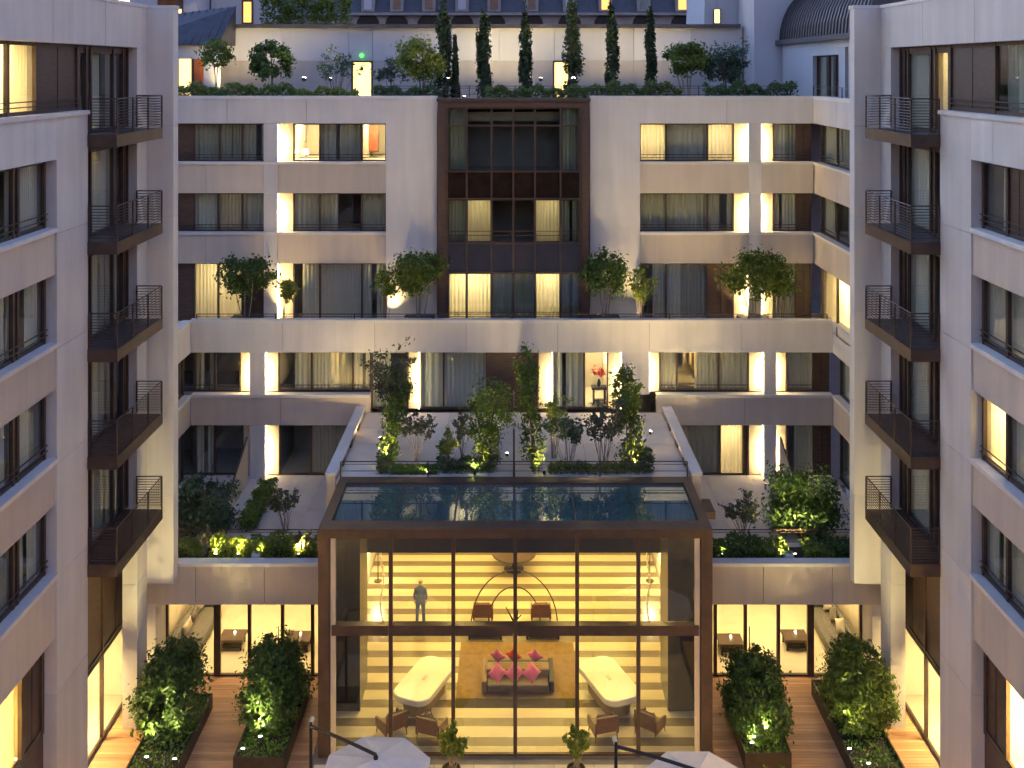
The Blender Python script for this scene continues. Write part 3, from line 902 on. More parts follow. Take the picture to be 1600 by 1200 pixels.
# ================================================================== podium terraces, salons under them
def podium(sgn):
    left = sgn < 0
    PB = empty("garden_podium", (sgn * 10.2, 41, 0),
               "stone podium with planted terrace above the salon beside the wing with lit top window" if left else "stone podium with planted terrace and one broad bush over a glowing lamp", "building")
    X = lambda a: sgn * a

    def bx(name, m, a0, a1, y0, y1, z0, z1, parent=PB):
        a, b = sorted((X(a0), X(a1)))
        return MB().box(a, b, y0, y1, z0, z1).build(name, m, parent)
    for a, b in ((6.47, 9.0), (9.02, 11.5), (11.52, 13.85)):
        bx("wall_panel", M['beige'], a, b, 37.0, 37.35, 3.25, 4.63)
    bx("wall_core", M['slab'], 6.5, 13.8, 37.05, 37.3, 3.27, 4.6)
    bx("coping", M['coping'], 6.47, 13.6, 36.96, 37.4, 4.633, 4.75)
    bx("pier_block", M['stone'], 12.95, 13.85, 37.0, 38.1, 0.0, 3.247)
    bx("terrace_slab", M['slab'], 6.65, 14.3, 37.36, Y2 + 0.4, 3.6, 4.25)
    for i in range(4):
        for j in range(4):
            bx("paving_slab", M['paving'], 6.66 + i * 1.9, 8.55 + i * 1.9, 38.62 + j * 1.85, 40.46 + j * 1.85, 4.252, 4.35 + R.uniform(-0.002, 0.002))
    bx("planting_soil", M['soil'], 6.7, 13.5, 37.41, 38.6, 4.252, 4.58)
    bx("planter_kerb", M['coping'], 6.7, 13.5, 38.6, 38.72, 4.252, 4.7)
    bx("soffit", M['slab'], 6.65, 13.85, 37.36, 44.4, 3.22, 3.6)
    # terrace rail behind the planting
    railing(PB, [(X(6.9), 38.8), (X(13.0), 38.8)], 4.4, 0.75, 3, [(X(a), 38.8) for a in (6.9, 8.9, 10.9, 13.0)], r=0.012)
    # salon
    fr = BACK(38.15)
    edges = sorted(X(a) for a in (6.66, 7.5, 8.62, 9.85, 11.05, 12.93))
    win = MB()
    for e in edges:
        w = 0.12 if abs(abs(e) - 11.05) < 0.1 else 0.06
        win.box(e - w, e + w, 38.10, 38.24, 0.0, 3.2)
    win.box(edges[0], edges[-1], 38.11, 38.23, 0.0, 0.07)
    win.box(edges[0], edges[-1], 38.11, 38.23, 3.1, 3.2)
    w = win.build("salon_front", M['bronze'], PB)
    for i in range(5):
        MB().sheet(edges[i] + 0.1, edges[i + 1] - 0.1, 38.165, 0.08, 3.1).build("pane", M['clear'], w)
    MB().tube((X(8.75), 38.05, 0.8), (X(8.75), 38.05, 1.9), 0.018).build("door_handle", M['bronze'], w)
    a, b = sorted((X(6.68), X(13.4)))
    rm = MB()
    rm.add([(a, 44, 0.004), (b, 44, 0.004), (b, 38.26, 0.004), (a, 38.26, 0.004), (a, 44, 3.19), (b, 44, 3.19), (b, 38.26, 3.19), (a, 38.26, 3.19)],
           [(3, 2, 1, 0), (4, 5, 6, 7), (0, 1, 5, 4), (3, 0, 4, 7), (1, 2, 6, 5)])
    rm.build("salon_interior", M['creamfloor'], PB)
    for xx in (8.0, 10.3, 12.4):
        for yy in (39.6, 42.2):
            MB().lathe((X(xx), yy, 3.16), [(0.09, 0), (0.09, 0.028)], 10).build("ceiling_light", M['bulb'], PB)
        lamp('AREA', (X(xx), 41.0, 3.12), 20, WARM, 0.5, PB, (0, 0, -1), sy=3.5)
    # partition of the terrace with its slanted top edge
    p = MB()
    p.add([(X(11.75) - 0.04, 45.1, 4.35), (X(11.75) + 0.04, 45.1, 4.35), (X(11.75) + 0.04, 45.1, 6.35), (X(11.75) - 0.04, 45.1, 6.35),
           (X(11.75) - 0.04, 42.2, 4.35), (X(11.75) + 0.04, 42.2, 4.35), (X(11.75) + 0.04, 42.2, 5.0), (X(11.75) - 0.04, 42.2, 5.0)],
          [(0, 1, 2, 3), (5, 4, 7, 6), (4, 0, 3, 7), (1, 5, 6, 2), (3, 2, 6, 7), (0, 4, 5, 1)])
    p.build("terrace_partition", M['niche'], PB)
    MB().path([(X(11.75), 45.1, 6.38), (X(11.75), 42.2, 5.03)], 0.04, 6).build("partition_cap", M['bronze'], PB)
    return PB


PL, PR = podium(-1), podium(1)

# ================================================================== raised terrace over the lobby
TB = empty("terrace_block", (0, 42, 0), "raised middle garden terrace with two pale paved patios above the lobby", "terrace")
MB().box(-6.62, 6.62, 37.95, Y2 + 0.4, 6.8, 7.18).build("terrace_slab", M['slab'], TB)
for j in range(4):
    for i in range(7):
        MB().box(-6.6 + i * 1.886, -6.6 + i * 1.886 + 1.87, 38.0 + j * 1.9, 39.885 + j * 1.9, 7.182, 7.3 + R.uniform(-0.002, 0.002)).build("paving_slab", M['paving'], TB)
for s in (-1, 1):
    a, b = sorted((s * 6.63, s * 6.95))
    MB().box(a, b, 38.0, Y2 - 0.05, 4.36, 7.52).build("side_wall", M['beige'], TB)
    a, b = sorted((s * 6.58, s * 7.0))
    MB().box(a, b, 37.97, Y2 - 0.06, 7.523, 7.62).build("coping", M['coping'], TB)
    for k in range(3):
        a, b = sorted((s * 6.56, s * 6.628))
        MB().box(a, b, 39.4 + k * 1.9, 39.9 + k * 1.9, 7.32, 7.5).build("wall_louvre", M['bronze'], TB)
MB().box(-6.45, 6.45, 37.9, 37.948, 4.7, 7.19).build("lintel", M['dark'], TB)
railing(TB, [(-6.45, 38.1), (6.45, 38.1)], 7.3, 0.7, 3, [(x, 38.1) for x in (-6.45, -3.2, 0.02, 3.2, 6.45)], r=0.013)
# glass screen between the two patios
MB().box(-0.02, 0.02, 38.3, 45.0, 7.31, 9.1).build("screen_pane", M['glass'], TB)
MB().box(-0.035, 0.035, 38.22, 38.295, 7.3, 9.15).build("screen_post", M['bronze'], TB)

# ================================================================== glass atrium
AT = empty("glass_atrium", (0, 35.8, 0), "bronze framed glass entrance atrium glowing yellow in the middle of the court", "building")
YA, YB_, HA = 33.6, 37.95, 7.5
# rim of the glass roof
rim = MB()
rim.box(-6.43, 6.52, YA, 34.25, HA - 0.30, HA)
rim.build("roof_rim", M['bronze'], AT)
MB().box(-6.43, 6.52, 37.4, YB_ - 0.01, HA - 0.30, HA).build("roof_rim", M['bronze'], AT)
for a, b in ((-6.43, -6.10), (6.19, 6.52)):
    MB().box(a, b, 34.253, 37.397, HA - 0.30, HA).build("roof_rim", M['bronze'], AT)
xs = [-6.10, -4.05, -2.0, 0.04, 2.08, 4.12, 6.19]
for i in range(6):
    MB().box(xs[i] + 0.02, xs[i + 1] - 0.02, 34.26, 37.39, HA - 0.10, HA - 0.085).build("roof_pane", M['roofglass'], AT)
for x in xs[1:-1]:
    MB().box(x - 0.025, x + 0.025, 34.255, 37.395, HA - 0.2, HA - 0.07).build("roof_bar", M['bronze'], AT)
# corner posts, mullions, transom
for a in (-6.43, 6.14):
    MB().box(a, a + 0.38, YA + 0.003, YA + 0.45, 0, HA - 0.303).build("corner_post", M['bronze'], AT)
for a in (-6.03, 5.95):
    MB().box(a, a + 0.16, YA + 0.06, YA + 0.2, 0, HA - 0.303).build("post_trim", M['niche'], AT)
mx_ = [XA(p, YA) for p in (610, 708, 805, 902, 998)]
for x in mx_:
    MB().box(x - 0.062, x + 0.062, YA + 0.04, YA + 0.22, 0, HA - 0.303).build("mullion", M['bronze'], AT)
ed = [-6.05] + mx_ + [6.14]
for i in range(6):
    a, b = ed[i] + 0.066, ed[i + 1] - 0.066
    MB().box(a, b, YA + 0.0, YA + 0.30, 4.0, 4.33).build("transom", M['bronze'], AT)
    MB().sheet(a, b, YA + 0.125, 0.08, 3.98).build("pane", M['clear'], AT)
    MB().sheet(a, b, YA + 0.125, 4.35, HA - 0.31).build("pane", M['clear'], AT)
    MB().box(a, b, YA + 0.08, YA + 0.18, 0.0, 0.075).build("threshold", M['bronze'], AT)
for s in (-1, 1):
    x = -6.3 if s < 0 else 6.39
    for y0, y1 in ((34.06, 35.5), (35.6, 37.0)):
        MB().box(x - 0.006, x + 0.006, y0, y1, 0.05, 3.98).build("side_pane", M['clear'], AT)
        MB().box(x - 0.006, x + 0.006, y0, y1, 4.35, HA - 0.31).build("side_pane", M['clear'], AT)
    MB().box(x - 0.08, x + 0.08, 35.5, 35.6, 0, HA - 0.31).build("mullion", M['bronze'], AT)
    MB().box(x - 0.09, x + 0.09, 34.06, 37.0, 4.0, 4.33).build("transom", M['bronze'], AT)
# lobby shell
a, b = -6.44, 6.44
lb = MB()
lb.add([(a, 48.8, 0), (b, 48.8, 0), (b, 37.95, 0), (a, 37.95, 0), (a, 48.8, 4.69), (b, 48.8, 4.69), (b, 37.95, 4.69), (a, 37.95, 4.69)],
       [(4, 5, 6, 7), (0, 1, 5, 4), (3, 0, 4, 7), (1, 2, 6, 5)])
lb.build("lobby_shell", M['room'], AT)
for s in (-1, 1):
    a, b = sorted((s * 5.42, s * 6.42))
    MB().box(a, b, 36.05, 37.88, 0, 7.15).build("dark_column", M['darkpanel'], AT)
    for k in range(3):
        q = a + 0.25 + k * 0.25
        MB().box(q - 0.008, q + 0.008, 36.04, 36.05, 0, 7.1).build("column_joint", M['dark'], AT)
lf = MB().box(-6.44, 6.44, 33.72, 48.8, -0.05, -0.02).build("lobby_floor", M['slab'], AT)
c = 45.26 + 1.033 * 3
while c > 33.6:
    y0, y1 = c - 0.29, c + 0.29
    if y1 > 33.8:
        MB().box(-6.4, 6.4, max(33.76, y0), min(48.78, y1), -0.019, 0.0).build("floor_strip", M['lightstrip'], lf)
    y0, y1 = c - 0.743, c - 0.293
    if y1 > 33.8:
        MB().box(-6.4, 6.4, max(33.76, y0 + 0.003), y1 - 0.003, -0.019, -0.001).build("floor_strip", M['darkstrip'], lf)
    c -= 1.033
for y in (39.2, 42.0, 44.8, 47.3):
    for x in (-4.4, 0, 4.4):
        MB().lathe((x, y, 4.66), [(0.12, 0), (0.12, 0.028)], 10).build("ceiling_light", M['bulb'], AT)
    lamp('AREA', (0, y, 4.6), 50, LOBBY, 10.5, AT, (0, 0, -1), sy=0.8)
for x in (-5.0, -1.95, 2.04, 5.0):
    MB().lathe((x, 37.6, 7.02), [(0.09, 0), (0.09, 0.14)], 10).build("spot_lamp", M['dark'], AT)
    lamp('SPOT', (x, 37.55, 6.95), 90, LOBBY, 0.12, AT, (0, -0.45, -1), 95)

# ================================================================== roof garden and what stands behind it
rg = MB().box(-17, 17.5, Y1 + 0.5, 60.2, 20.2, LV[6]).build("roof_terrace", M['paving'])
tag(rg, kind="structure")
yg = 60.0
GW = empty("garden_wall", (0, yg, LV[6]), "long white wall with two yellow lit doorways behind the roof garden", "wall")
edges = [340, 440, 545, 582, 690, 780, 866, 888, 990, 1080, 1160]
zt = EYE + (VY - 44) * yg / F
zd = EYE + (VY - 95) * yg / F
for i in range(10):
    x0, x1 = XA(edges[i], yg), XA(edges[i + 1], yg)
    door = i in (2, 6)
    MB().box(x0 + 0.01, x1 - 0.01, yg, yg + 0.4, zd + 0.01, zt).build("wall_panel", M['white'], GW)
    if not door:
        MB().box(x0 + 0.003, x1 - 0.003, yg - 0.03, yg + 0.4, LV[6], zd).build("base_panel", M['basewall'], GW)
    else:
        dx0, dx1 = (XA(552, yg), XA(580, yg)) if i == 2 else (XA(866, yg) + 0.02, XA(888, yg) - 0.02)
        fm = MB()
        fm.box(dx0 - 0.1, dx0, yg - 0.1, yg + 0.3, LV[6], zd)
        fm.box(dx1, dx1 + 0.1, yg - 0.1, yg + 0.3, LV[6], zd)
        fm.box(dx0, dx1, yg - 0.1, yg + 0.3, zd - 0.1, zd)
        dd = fm.build("doorway", M['bronze'], GW)
        MB().box(dx0, dx1, yg + 0.1, yg + 0.15, LV[6], zd - 0.1).build("lit_glazing", M['litwin'], dd)
        if i == 2:
            MB().lathe(((dx0 + dx1) / 2, yg - 0.2, zd + 0.3), [(0.02, -.14), (0.13, -.05), (0.13, 0.06), (0.02, .14)], 10).build("green_lamp", M['green_lamp'], dd)
        if x0 + 0.02 < dx0 - 0.1:
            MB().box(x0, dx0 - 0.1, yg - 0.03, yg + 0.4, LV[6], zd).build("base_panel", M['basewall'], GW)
MB().box(XA(340, yg) - 0.1, XA(1150, yg) + 0.2, yg - 0.35, yg + 0.7, zt + 0.003, zt + 0.22).build("roof_edge", M['zinc'], GW)
MB().box(XA(1098, yg), XA(1128, yg), 57.2, 57.35, LV[6], 21.9).build("screen_wall", M['white'], GW)

# side pavilion, over the far wing
SP = empty("zinc_pavilion", (-19.2, 56, LV[6]), "dark zinc roofed pavilion with lit opening and orange door at the garden end", "building")
yp = 57.0
pb = lambda nm, m, p0, p1, q0, q1, dy0=0.0, dy1=0.35: MB().box(XA(p0, yp), XA(p1, yp), yp + dy0, yp + dy1, EYE + (VY - q1) * yp / F, EYE + (VY - q0) * yp / F).build(nm, m, SP)
pb("wall_panel", M['white'], 200, 342, 71, 92)
pb("wall_panel", M['white'], 318, 342, 92, 150)
pb("doorway", M['bronze'], 276, 279, 92, 150, -0.03)
pb("lit_glazing", M['litwin'], 200, 300, 92, 150, 0.1, 0.15)
pb("orange_door", M['orange'], 303, 316, 92, 150, 0.02, 0.1)
pb("doorway", M['bronze'], 299, 303, 92, 150, -0.03)
rf = MB()
r0, r1 = [(XA(200, yp), yp - 0.4, EYE + (VY - 70) * yp / F), (XA(345, yp), yp - 0.4, EYE + (VY - 70) * yp / F)], [(XA(200, yp), yp + 2.2, EYE + (VY - 25) * yp / F), (XA(352, yp), yp + 2.2, EYE + (VY - 6) * yp / F)]
rf.add([r0[0], r0[1], r1[1], r1[0], (r0[0][0], yp + 3, r0[0][2]), (r0[1][0], yp + 3, r0[1][2])], [(0, 1, 2, 3), (0, 4, 5, 1), (1, 5, 2), (3, 2, 5, 4)])
roof = rf.build("roof", M['zinc'], SP)
for k in range(14):
    t = k / 13
    a = Vector(r0[0]).lerp(Vector(r0[1]), t)
    b = Vector(r1[0]).lerp(Vector(r1[1]), t)
    MB().tube(a + Vector((0, -0.02, 0.02)), b + Vector((0, -0.02, 0.02)), 0.03, 4).build("seam", M['zinc'], roof)
HN = empty("rooftop_house", (-20, 66, 20), "blue shaded rendered house with one small lit window behind the zinc roof", "building")
yh = 66.0
hb = lambda nm, m, p0, p1, q0, q1, dy0=0.0, dy1=4.0, par=None: MB().box(XA(p0, yh), XA(p1, yh), yh + dy0, yh + dy1, EYE + (VY - q1) * yh / F, EYE + (VY - q0) * yh / F).build(nm, m, par or HN)
hb("wall", M['white'], 330, 412, -60, 90)
hb("wall", M['white'], 225, 327, -60, 30, -2.5, 2)
w_ = hb("window", M['bronze'], 378, 396, 0, 38, -0.06, 0.0)
hb("pane", M['litwin2'], 381, 393, 3, 35, -0.08, -0.065, w_)
w_ = hb("window", M['bronze'], 268, 306, 2, 38, -2.6, -2.505)
hb("pane", M['glass'], 271, 286, 5, 35, -2.63, -2.605, w_)
hb("pane", M['glass'], 288, 299, 5, 35, -2.63, -2.605, w_)
hb("pane", M['litwin'], 300, 304, 18, 35, -2.63, -2.605, w_)

# white block and ribbed barrel roof
WB = empty("white_annex", (12.6, 62, 20), "tall plain white annex rising behind the cypress row", "building")
MB().box(XA(1118, 62), XA(1182, 62), 61.5, 68, 18, 34).build("wall", M['white'], WB)
sl = MB()
sl.add([(XA(1098, 62), 61.6, 25.2), (XA(1118, 62) - .003, 61.6, 25.2), (XA(1118, 62) - .003, 61.6, 34), (XA(1106, 62), 61.6, 34), (XA(1098, 62), 68, 25.2), (XA(1118, 62) - .003, 68, 25.2), (XA(1118, 62) - .003, 68, 34), (XA(1106, 62), 68, 34)],
       [(0, 1, 2, 3), (5, 4, 7, 6), (4, 0, 3, 7), (1, 5, 6, 2), (3, 2, 6, 7), (0, 4, 5, 1)])
sl.build("wall", M['white'], WB)
w_ = MB().box(XA(1115, 61.4), XA(1126, 61.4), 61.40, 61.45, P(0, 37, 61.4).z, P(0, 14, 61.4).z).build("window", M['bronze'], WB)
MB().box(XA(1116.5, 61.4), XA(1124.5, 61.4), 61.38, 61.395, P(0, 36, 61.4).z, P(0, 15, 61.4).z).build("pane", M['litwin'], w_)
GB = empty("grey_stair_block", (14.2, 58, 20), "blue grey rendered stair block between white annex and barrel roof", "building")
MB().box(XA(1177, 57.6), 17.5, 57.4, 61.4, 18, 34).build("wall", M['white'], GB)
PH = empty("barrel_roof_house", (16, 51, LV[6]), "white penthouse with ribbed zinc barrel roof and amber dormers", "building")
frp = WR(15.0)
for u0, u1 in ((43.0, 45.9), (46.4, 47.3), (51.4, 57.2)):
    MB(frp).box(u0, u1, -0.4, 0, LV[6], 23.6).build("wall_panel", M['white'], PH)
MB(frp).box(43.0, 57.2, -0.4, 0.0, 23.603, 23.95).build("wall_panel", M['white'], PH)
MB(frp).box(47.3, 51.4, -0.4, 0.0, 23.27, 23.6).build("wall_panel", M['white'], PH)
window(PH, frp, [(47.35, 48.3, 'p'), (48.3, 49.4, 'h'), (49.4, 51.35, 'g')], LV[6] + 0.2, 23.27, setback=0.2)
window(PH, frp, [(45.95, 46.35, 'h')], LV[6] + 0.2, 23.6, setback=0.2)
eave = MB(frp).box(42.9, 57.4, -0.3, 0.35, 23.953, 24.2).build("eave", M['zinc'], PH)
prof = [(0.18 - 3.0 * (1 - math.cos(t)), 24.2 + 3.3 * math.sin(t)) for t in np.linspace(0, math.pi / 2, 9)]
rb = MB(frp)
rb.loft([[(57.2, n, z) for n, z in prof] + [(57.2, -3.2, 24.2)], [(43.0, n, z) for n, z in prof] + [(43.0, -3.2, 24.2)]])
roof = rb.build("barrel_roof", M['zinc'], PH)
for k in range(30):
    u = 43.2 + 14.0 * k / 29.5
    m2 = MB(frp)
    m2.path([(u, n + 0.03, z + 0.02) for n, z in prof], 0.035, 4)
    m2.build("rib", M['zinc'], roof)
for i, u in enumerate((53.6, 49.2, 46.6)):
    dm = MB(frp).box(u - 0.65, u + 0.65, -2.6, -0.55, 25.3, 27.8).build("dormer", M['bronze2'], PH)
    MB(frp).box(u - 0.45, u + 0.45, -0.549, -0.52, 25.6, 27.6).build("dormer_pane", M['litwin'] if i == 0 else M['litwin2'], dm)
    MB(frp).box(u - 0.662, u - 0.652, -2.3, -0.8, 25.9, 27.6).build("dormer_pane", M['glass'], dm)

# old mansard building far behind
MH = empty("mansard_building", (1, 86, 18), "old stone building with slate mansard roof and a row of dormers", "building")
ym = 85.0
zq = lambda py, y=ym: EYE + (VY - py) * y / F
MB().box(XA(395, ym), XA(1098, ym), ym, ym + 8, 15, zq(24)).build("wall", M['oldstone'], MH)
MB().box(XA(393, ym), XA(1100, ym), ym - 0.5, ym, zq(24), zq(20)).build("cornice", M['oldstone'], MH)
mr_ = MB()
mr_.add([(XA(395, ym), ym, zq(20)), (XA(1098, ym), ym, zq(20)), (XA(1106, ym), ym + 3, zq(-60)), (XA(400, ym), ym + 3, zq(-60)), (XA(395, ym), ym + 8, zq(20)), (XA(1098, ym), ym + 8, zq(20))],
        [(0, 1, 2, 3), (1, 5, 2), (0, 3, 4), (3, 2, 5, 4)])
mr_.build("mansard_roof", M['slate'], MH)
for i, px in enumerate((575, 620, 670, 722, 772, 831, 890, 946, 1006, 1066)):
    x = XA(px, ym)
    dm = MB().box(x - 0.55, x + 0.55, ym - 0.05, ym + 2.0, zq(18), zq(-16)).build("dormer", M['oldstone'], MH)
    lit = i in (7, 9)
    MB().box(x - 0.32, x + 0.32, ym - 0.1, ym - 0.06, zq(15), zq(-8)).build("dormer_pane", M['litwin2'] if lit else (M['glass'] if i % 3 else M['white']), dm)
    ar = MB()
    ar.prism([(x - 0.95 * math.cos(t) * 1.0, 0.9 * math.sin(t)) for t in np.linspace(0, math.pi, 9)], 0, 0.06)
    ar.v = [(v[0], ym - 0.06 + v[2] * 0.9, zq(38) + v[1]) for v in ar.v]
    ar.build("arched_window", M['dark'], MH)

# ================================================================== plants
def leaves(pts, nrm, size, jit=0.35, seed=0):
    """one folded four-point leaf per point"""
    g = np.random.default_rng(seed)
    n = len(pts)
    d = nrm + g.normal(0, 0.75, (n, 3))
    d /= np.linalg.norm(d, axis=1)[:, None] + 1e-9
    a = g.normal(0, 1, (n, 3))
    a[:, 2] -= 0.3
    t = a - d * np.sum(a * d, axis=1)[:, None]
    t /= np.linalg.norm(t, axis=1)[:, None] + 1e-9
    b = np.cross(d, t)
    L = size * (1 + jit * g.normal(0, 1, n)).clip(0.4, 1.8)[:, None]
    v = np.empty((n, 4, 3))
    v[:, 0] = pts - t * L * 0.5
    v[:, 1] = pts + b * L * 0.27 + d * L * 0.07
    v[:, 2] = pts + t * L * 0.55
    v[:, 3] = pts - b * L * 0.27 + d * L * 0.07
    return v.reshape(-1, 3)


def leaf_obj(name, verts, m, parent):
    n = len(verts) // 4
    me = bpy.data.meshes.new(name)
    me.vertices.add(n * 4)
    me.vertices.foreach_set("co", verts.astype(np.float32).ravel())
    i = np.arange(n) * 4
    tri = np.stack([i, i + 1, i + 2, i, i + 2, i + 3], 1).ravel()
    me.loops.add(n * 6)
    me.loops.foreach_set("vertex_index", tri.astype(np.int32))
    me.polygons.add(n * 2)
    me.polygons.foreach_set("loop_start", (np.arange(n * 2) * 3).astype(np.int32))
    me.polygons.foreach_set("loop_total", np.full(n * 2, 3, np.int32))
    me.update(calc_edges=True)
    me.validate()
    me.materials.append(m)
    o = bpy.data.objects.new(name, me)
    COL.objects.link(o)
    o.parent = parent
    return o


SEED = [100]


def cloud(ells, n, spread=0.30, inner=0.45, clumps=26):
    """points clumped through a set of ellipsoids (cx, cy, cz, rx, ry, rz) and outward normals"""
    SEED[0] += 1
    g = np.random.default_rng(SEED[0])
    P_, N_ = [], []
    vol = np.array([e[3] * e[4] * e[5] for e in ells]) ** 0.66
    for e, w in zip(ells, vol / vol.sum()):
        m = int(n * w)
        k = max(8, int(clumps * max(1.0, (e[3] * e[4] * e[5]) ** 0.33)))
        dd = g.normal(0, 1, (k, 3))
        dd /= np.linalg.norm(dd, axis=1)[:, None]
        rr = (inner + (1.02 - inner) * g.random(k) ** 0.6)[:, None]
        cc = dd * rr
        idx = g.integers(0, k, m)
        sp = spread * (0.6 + 0.8 * g.random(k))[idx][:, None]
        q = cc[idx] + g.normal(0, 1, (m, 3)) * sp * 0.6
        P_.append(q * np.array(e[3:6]) + np.array(e[0:3]))
        N_.append(q / (np.linalg.norm(q, axis=1)[:, None] + 1e-6) + np.array([0, 0, 0.25]))
    return np.concatenate(P_), np.concatenate(N_)


def plant(name, label, base, ells, n, lsize, m, cat="shrub", group=None, stems=3, sr=0.05, bark='bark', spread=0.30, inner=0.45, clumps=26, zmin=0.02, lean=0.12):
    """thing > crown, trunk; ells are relative to base"""
    o = empty(name, base, label, cat, group)
    n, lsize = int(n * 2.3), lsize * 1.12
    pts, nr = cloud(ells, n, spread, inner, clumps)
    keep = pts[:, 2] > zmin
    pts, nr = pts[keep], nr[keep]
    leaf_obj("crown", leaves(pts, nr, lsize, seed=SEED[0]), M[m], o)
    mb = MB(local=True)
    g = random.Random(SEED[0])
    for k in range(stems):
        e = ells[k % len(ells)]
        tgt = Vector((e[0] + g.uniform(-.5, .5) * e[3], e[1] + g.uniform(-.5, .5) * e[4], e[2] + g.uniform(-0.1, 0.5) * e[5]))
        b0 = Vector((g.uniform(-lean, lean), g.uniform(-lean, lean), -0.05))
        mid = b0.lerp(tgt, 0.5) + Vector((g.uniform(-.08, .08), g.uniform(-.08, .08), 0.05))
        mb.path([b0, mid, tgt], sr, 6, sr * 0.45)
        for _ in range(3):
            t2 = tgt + Vector((g.uniform(-.8, .8) * e[3], g.uniform(-.8, .8) * e[4], g.uniform(-.2, .7) * e[5]))
            mb.tube(mid.lerp(tgt, g.uniform(0.2, 0.9)), t2, sr * 0.4, 4, sr * 0.15)
    mb.build("trunk", M[bark], o)
    return o


def twiggy(name, label, base, h, rad, m, n=500, lsize=0.10, stems=9, bark='palebark', cat="shrub", group=None):
    """open shrub: many fine upright stems with loose leaves"""
    n, lsize = int(n * 2.0), lsize * 1.2
    o = empty(name, base, label, cat, group)
    SEED[0] += 1
    g = random.Random(SEED[0])
    mb = MB(local=True)
    pts = []
    for k in range(stems):
        a = g.uniform(0, 6.28)
        top = Vector((math.cos(a) * rad * g.uniform(.25, 1), math.sin(a) * rad * g.uniform(.25, 1), h * g.uniform(0.65, 1)))
        b0 = Vector((g.uniform(-.1, .1), g.uniform(-.1, .1), -0.04))
        mid = b0.lerp(top, 0.5) + Vector((g.uniform(-.12, .12), g.uniform(-.12, .12), 0.1 * h))
        mb.path([b0, mid, top], 0.014, 5, 0.006)
        for j in range(5):
            s = mid.lerp(top, g.uniform(0.0, 0.95))
            e = s + Vector((g.uniform(-.4, .4), g.uniform(-.4, .4), g.uniform(0.05, 0.4))) * h * 0.3
            mb.tube(s, e, 0.007, 4, 0.003)
            for _ in range(max(1, int(n / stems / 5))):
                q = s.lerp(e, g.random() ** 0.6) + Vector((g.gauss(0, .07), g.gauss(0, .07), g.gauss(0, .06))) * h * 0.4
                pts.append(q)
    pts = np.array([tuple(p) for p in pts])
    leaf_obj("crown", leaves(pts, np.tile(np.array([[0, -0.4, 0.5]]), (len(pts), 1)), lsize, seed=SEED[0]), M[m], o)
    mb.build("trunk", M[bark], o)
    return o


def hedge(name, label, x0, x1, y0, y1, z0, h, m, n, lsize=0.10, cat="hedge", lumps=True, group=None):
    n = int(n * 1.8)
    o = empty(name, ((x0 + x1) / 2, (y0 + y1) / 2, z0), label, cat, group)
    SEED[0] += 1
    g = np.random.default_rng(SEED[0])
    w, dd = x1 - x0, y1 - y0
    q = g.random((n, 3)) * np.array([w, dd, 1]) - np.array([w / 2, dd / 2, 0])
    ph = g.random(3) * 6
    hh = h * (0.72 + 0.14 * np.sin(q[:, 0] * 3.1 + ph[0]) + 0.14 * np.sin(q[:, 0] * 7.3 + ph[1]) + 0.1 * np.sin(q[:, 1] * 6 + ph[2])) if lumps else h
    top = g.random(n) < 0.45
    q[:, 2] = np.where(top, 1 - 0.12 * g.random(n), q[:, 2]) * hh
    q += g.normal(0, 0.035, (n, 3))
    nr = np.tile(np.array([[0, -0.5, 0.8]]), (n, 1))
    leaf_obj("foliage", leaves(q, nr, lsize, seed=SEED[0]), M[m], o)
    mb = MB(local=True)
    r_ = random.Random(SEED[0])
    for k in range(max(3, int(w / 0.5))):
        x = -w / 2 + w * (k + 0.5) / max(3, int(w / 0.5))
        mb.tube((x, r_.uniform(-.3, .3) * dd, -0.03), (x + r_.uniform(-.1, .1), r_.uniform(-.3, .3) * dd, h * 0.6), 0.02, 5, 0.008)
    mb.build("stems", M['bark'], o)["kind"] = "stuff"
    return o


def spot(label, loc, power, aim=(0, 0, 1), color=WARM, angle=95, lens='bulb', size=0.05, group="garden spotlights", r=0.06):
    """small ground spotlight: body, lens, and its light"""
    o = empty("garden_spotlight", loc, label, "spotlight", group)
    a = Vector(aim).normalized()
    mb = MB(local=True)
    mb.tube((0, 0, -0.02), (0, 0, 0.06), 0.012, 6)
    mb.tube(Vector((0, 0, 0.06)), Vector((0, 0, 0.06)) + a * 0.12, r, 10)
    mb.build("lamp_body", M['dark'], o)
    MB(local=True).tube(Vector((0, 0, 0.06)) + a * 0.121, Vector((0, 0, 0.06)) + a * 0.135, r * 0.85, 10).build("lens", M[lens], o)
    lamp('SPOT', Vector(loc) + Vector((0, 0, 0.06)) + a * 0.18, power, color, size, o, a, angle, gain={'rooftop lamps': 3.0, 'terrace spotlights': 1.6, 'planter spotlights': 7.0, 'patio spotlights': 3.8, 'hedge foot lamps': 8.0}.get(group, 2.2))
    return o


# ---- roof garden
def PG(px, py, y):
    v = P(px, py, y)
    return v


z6 = LV[6] + 0.02


def rel(px, py, y, rx, ry, rz, base):
    v = P(px, py, y)
    return (v.x - base[0], v.y - base[1], v.z - base[2], rx, ry, rz)


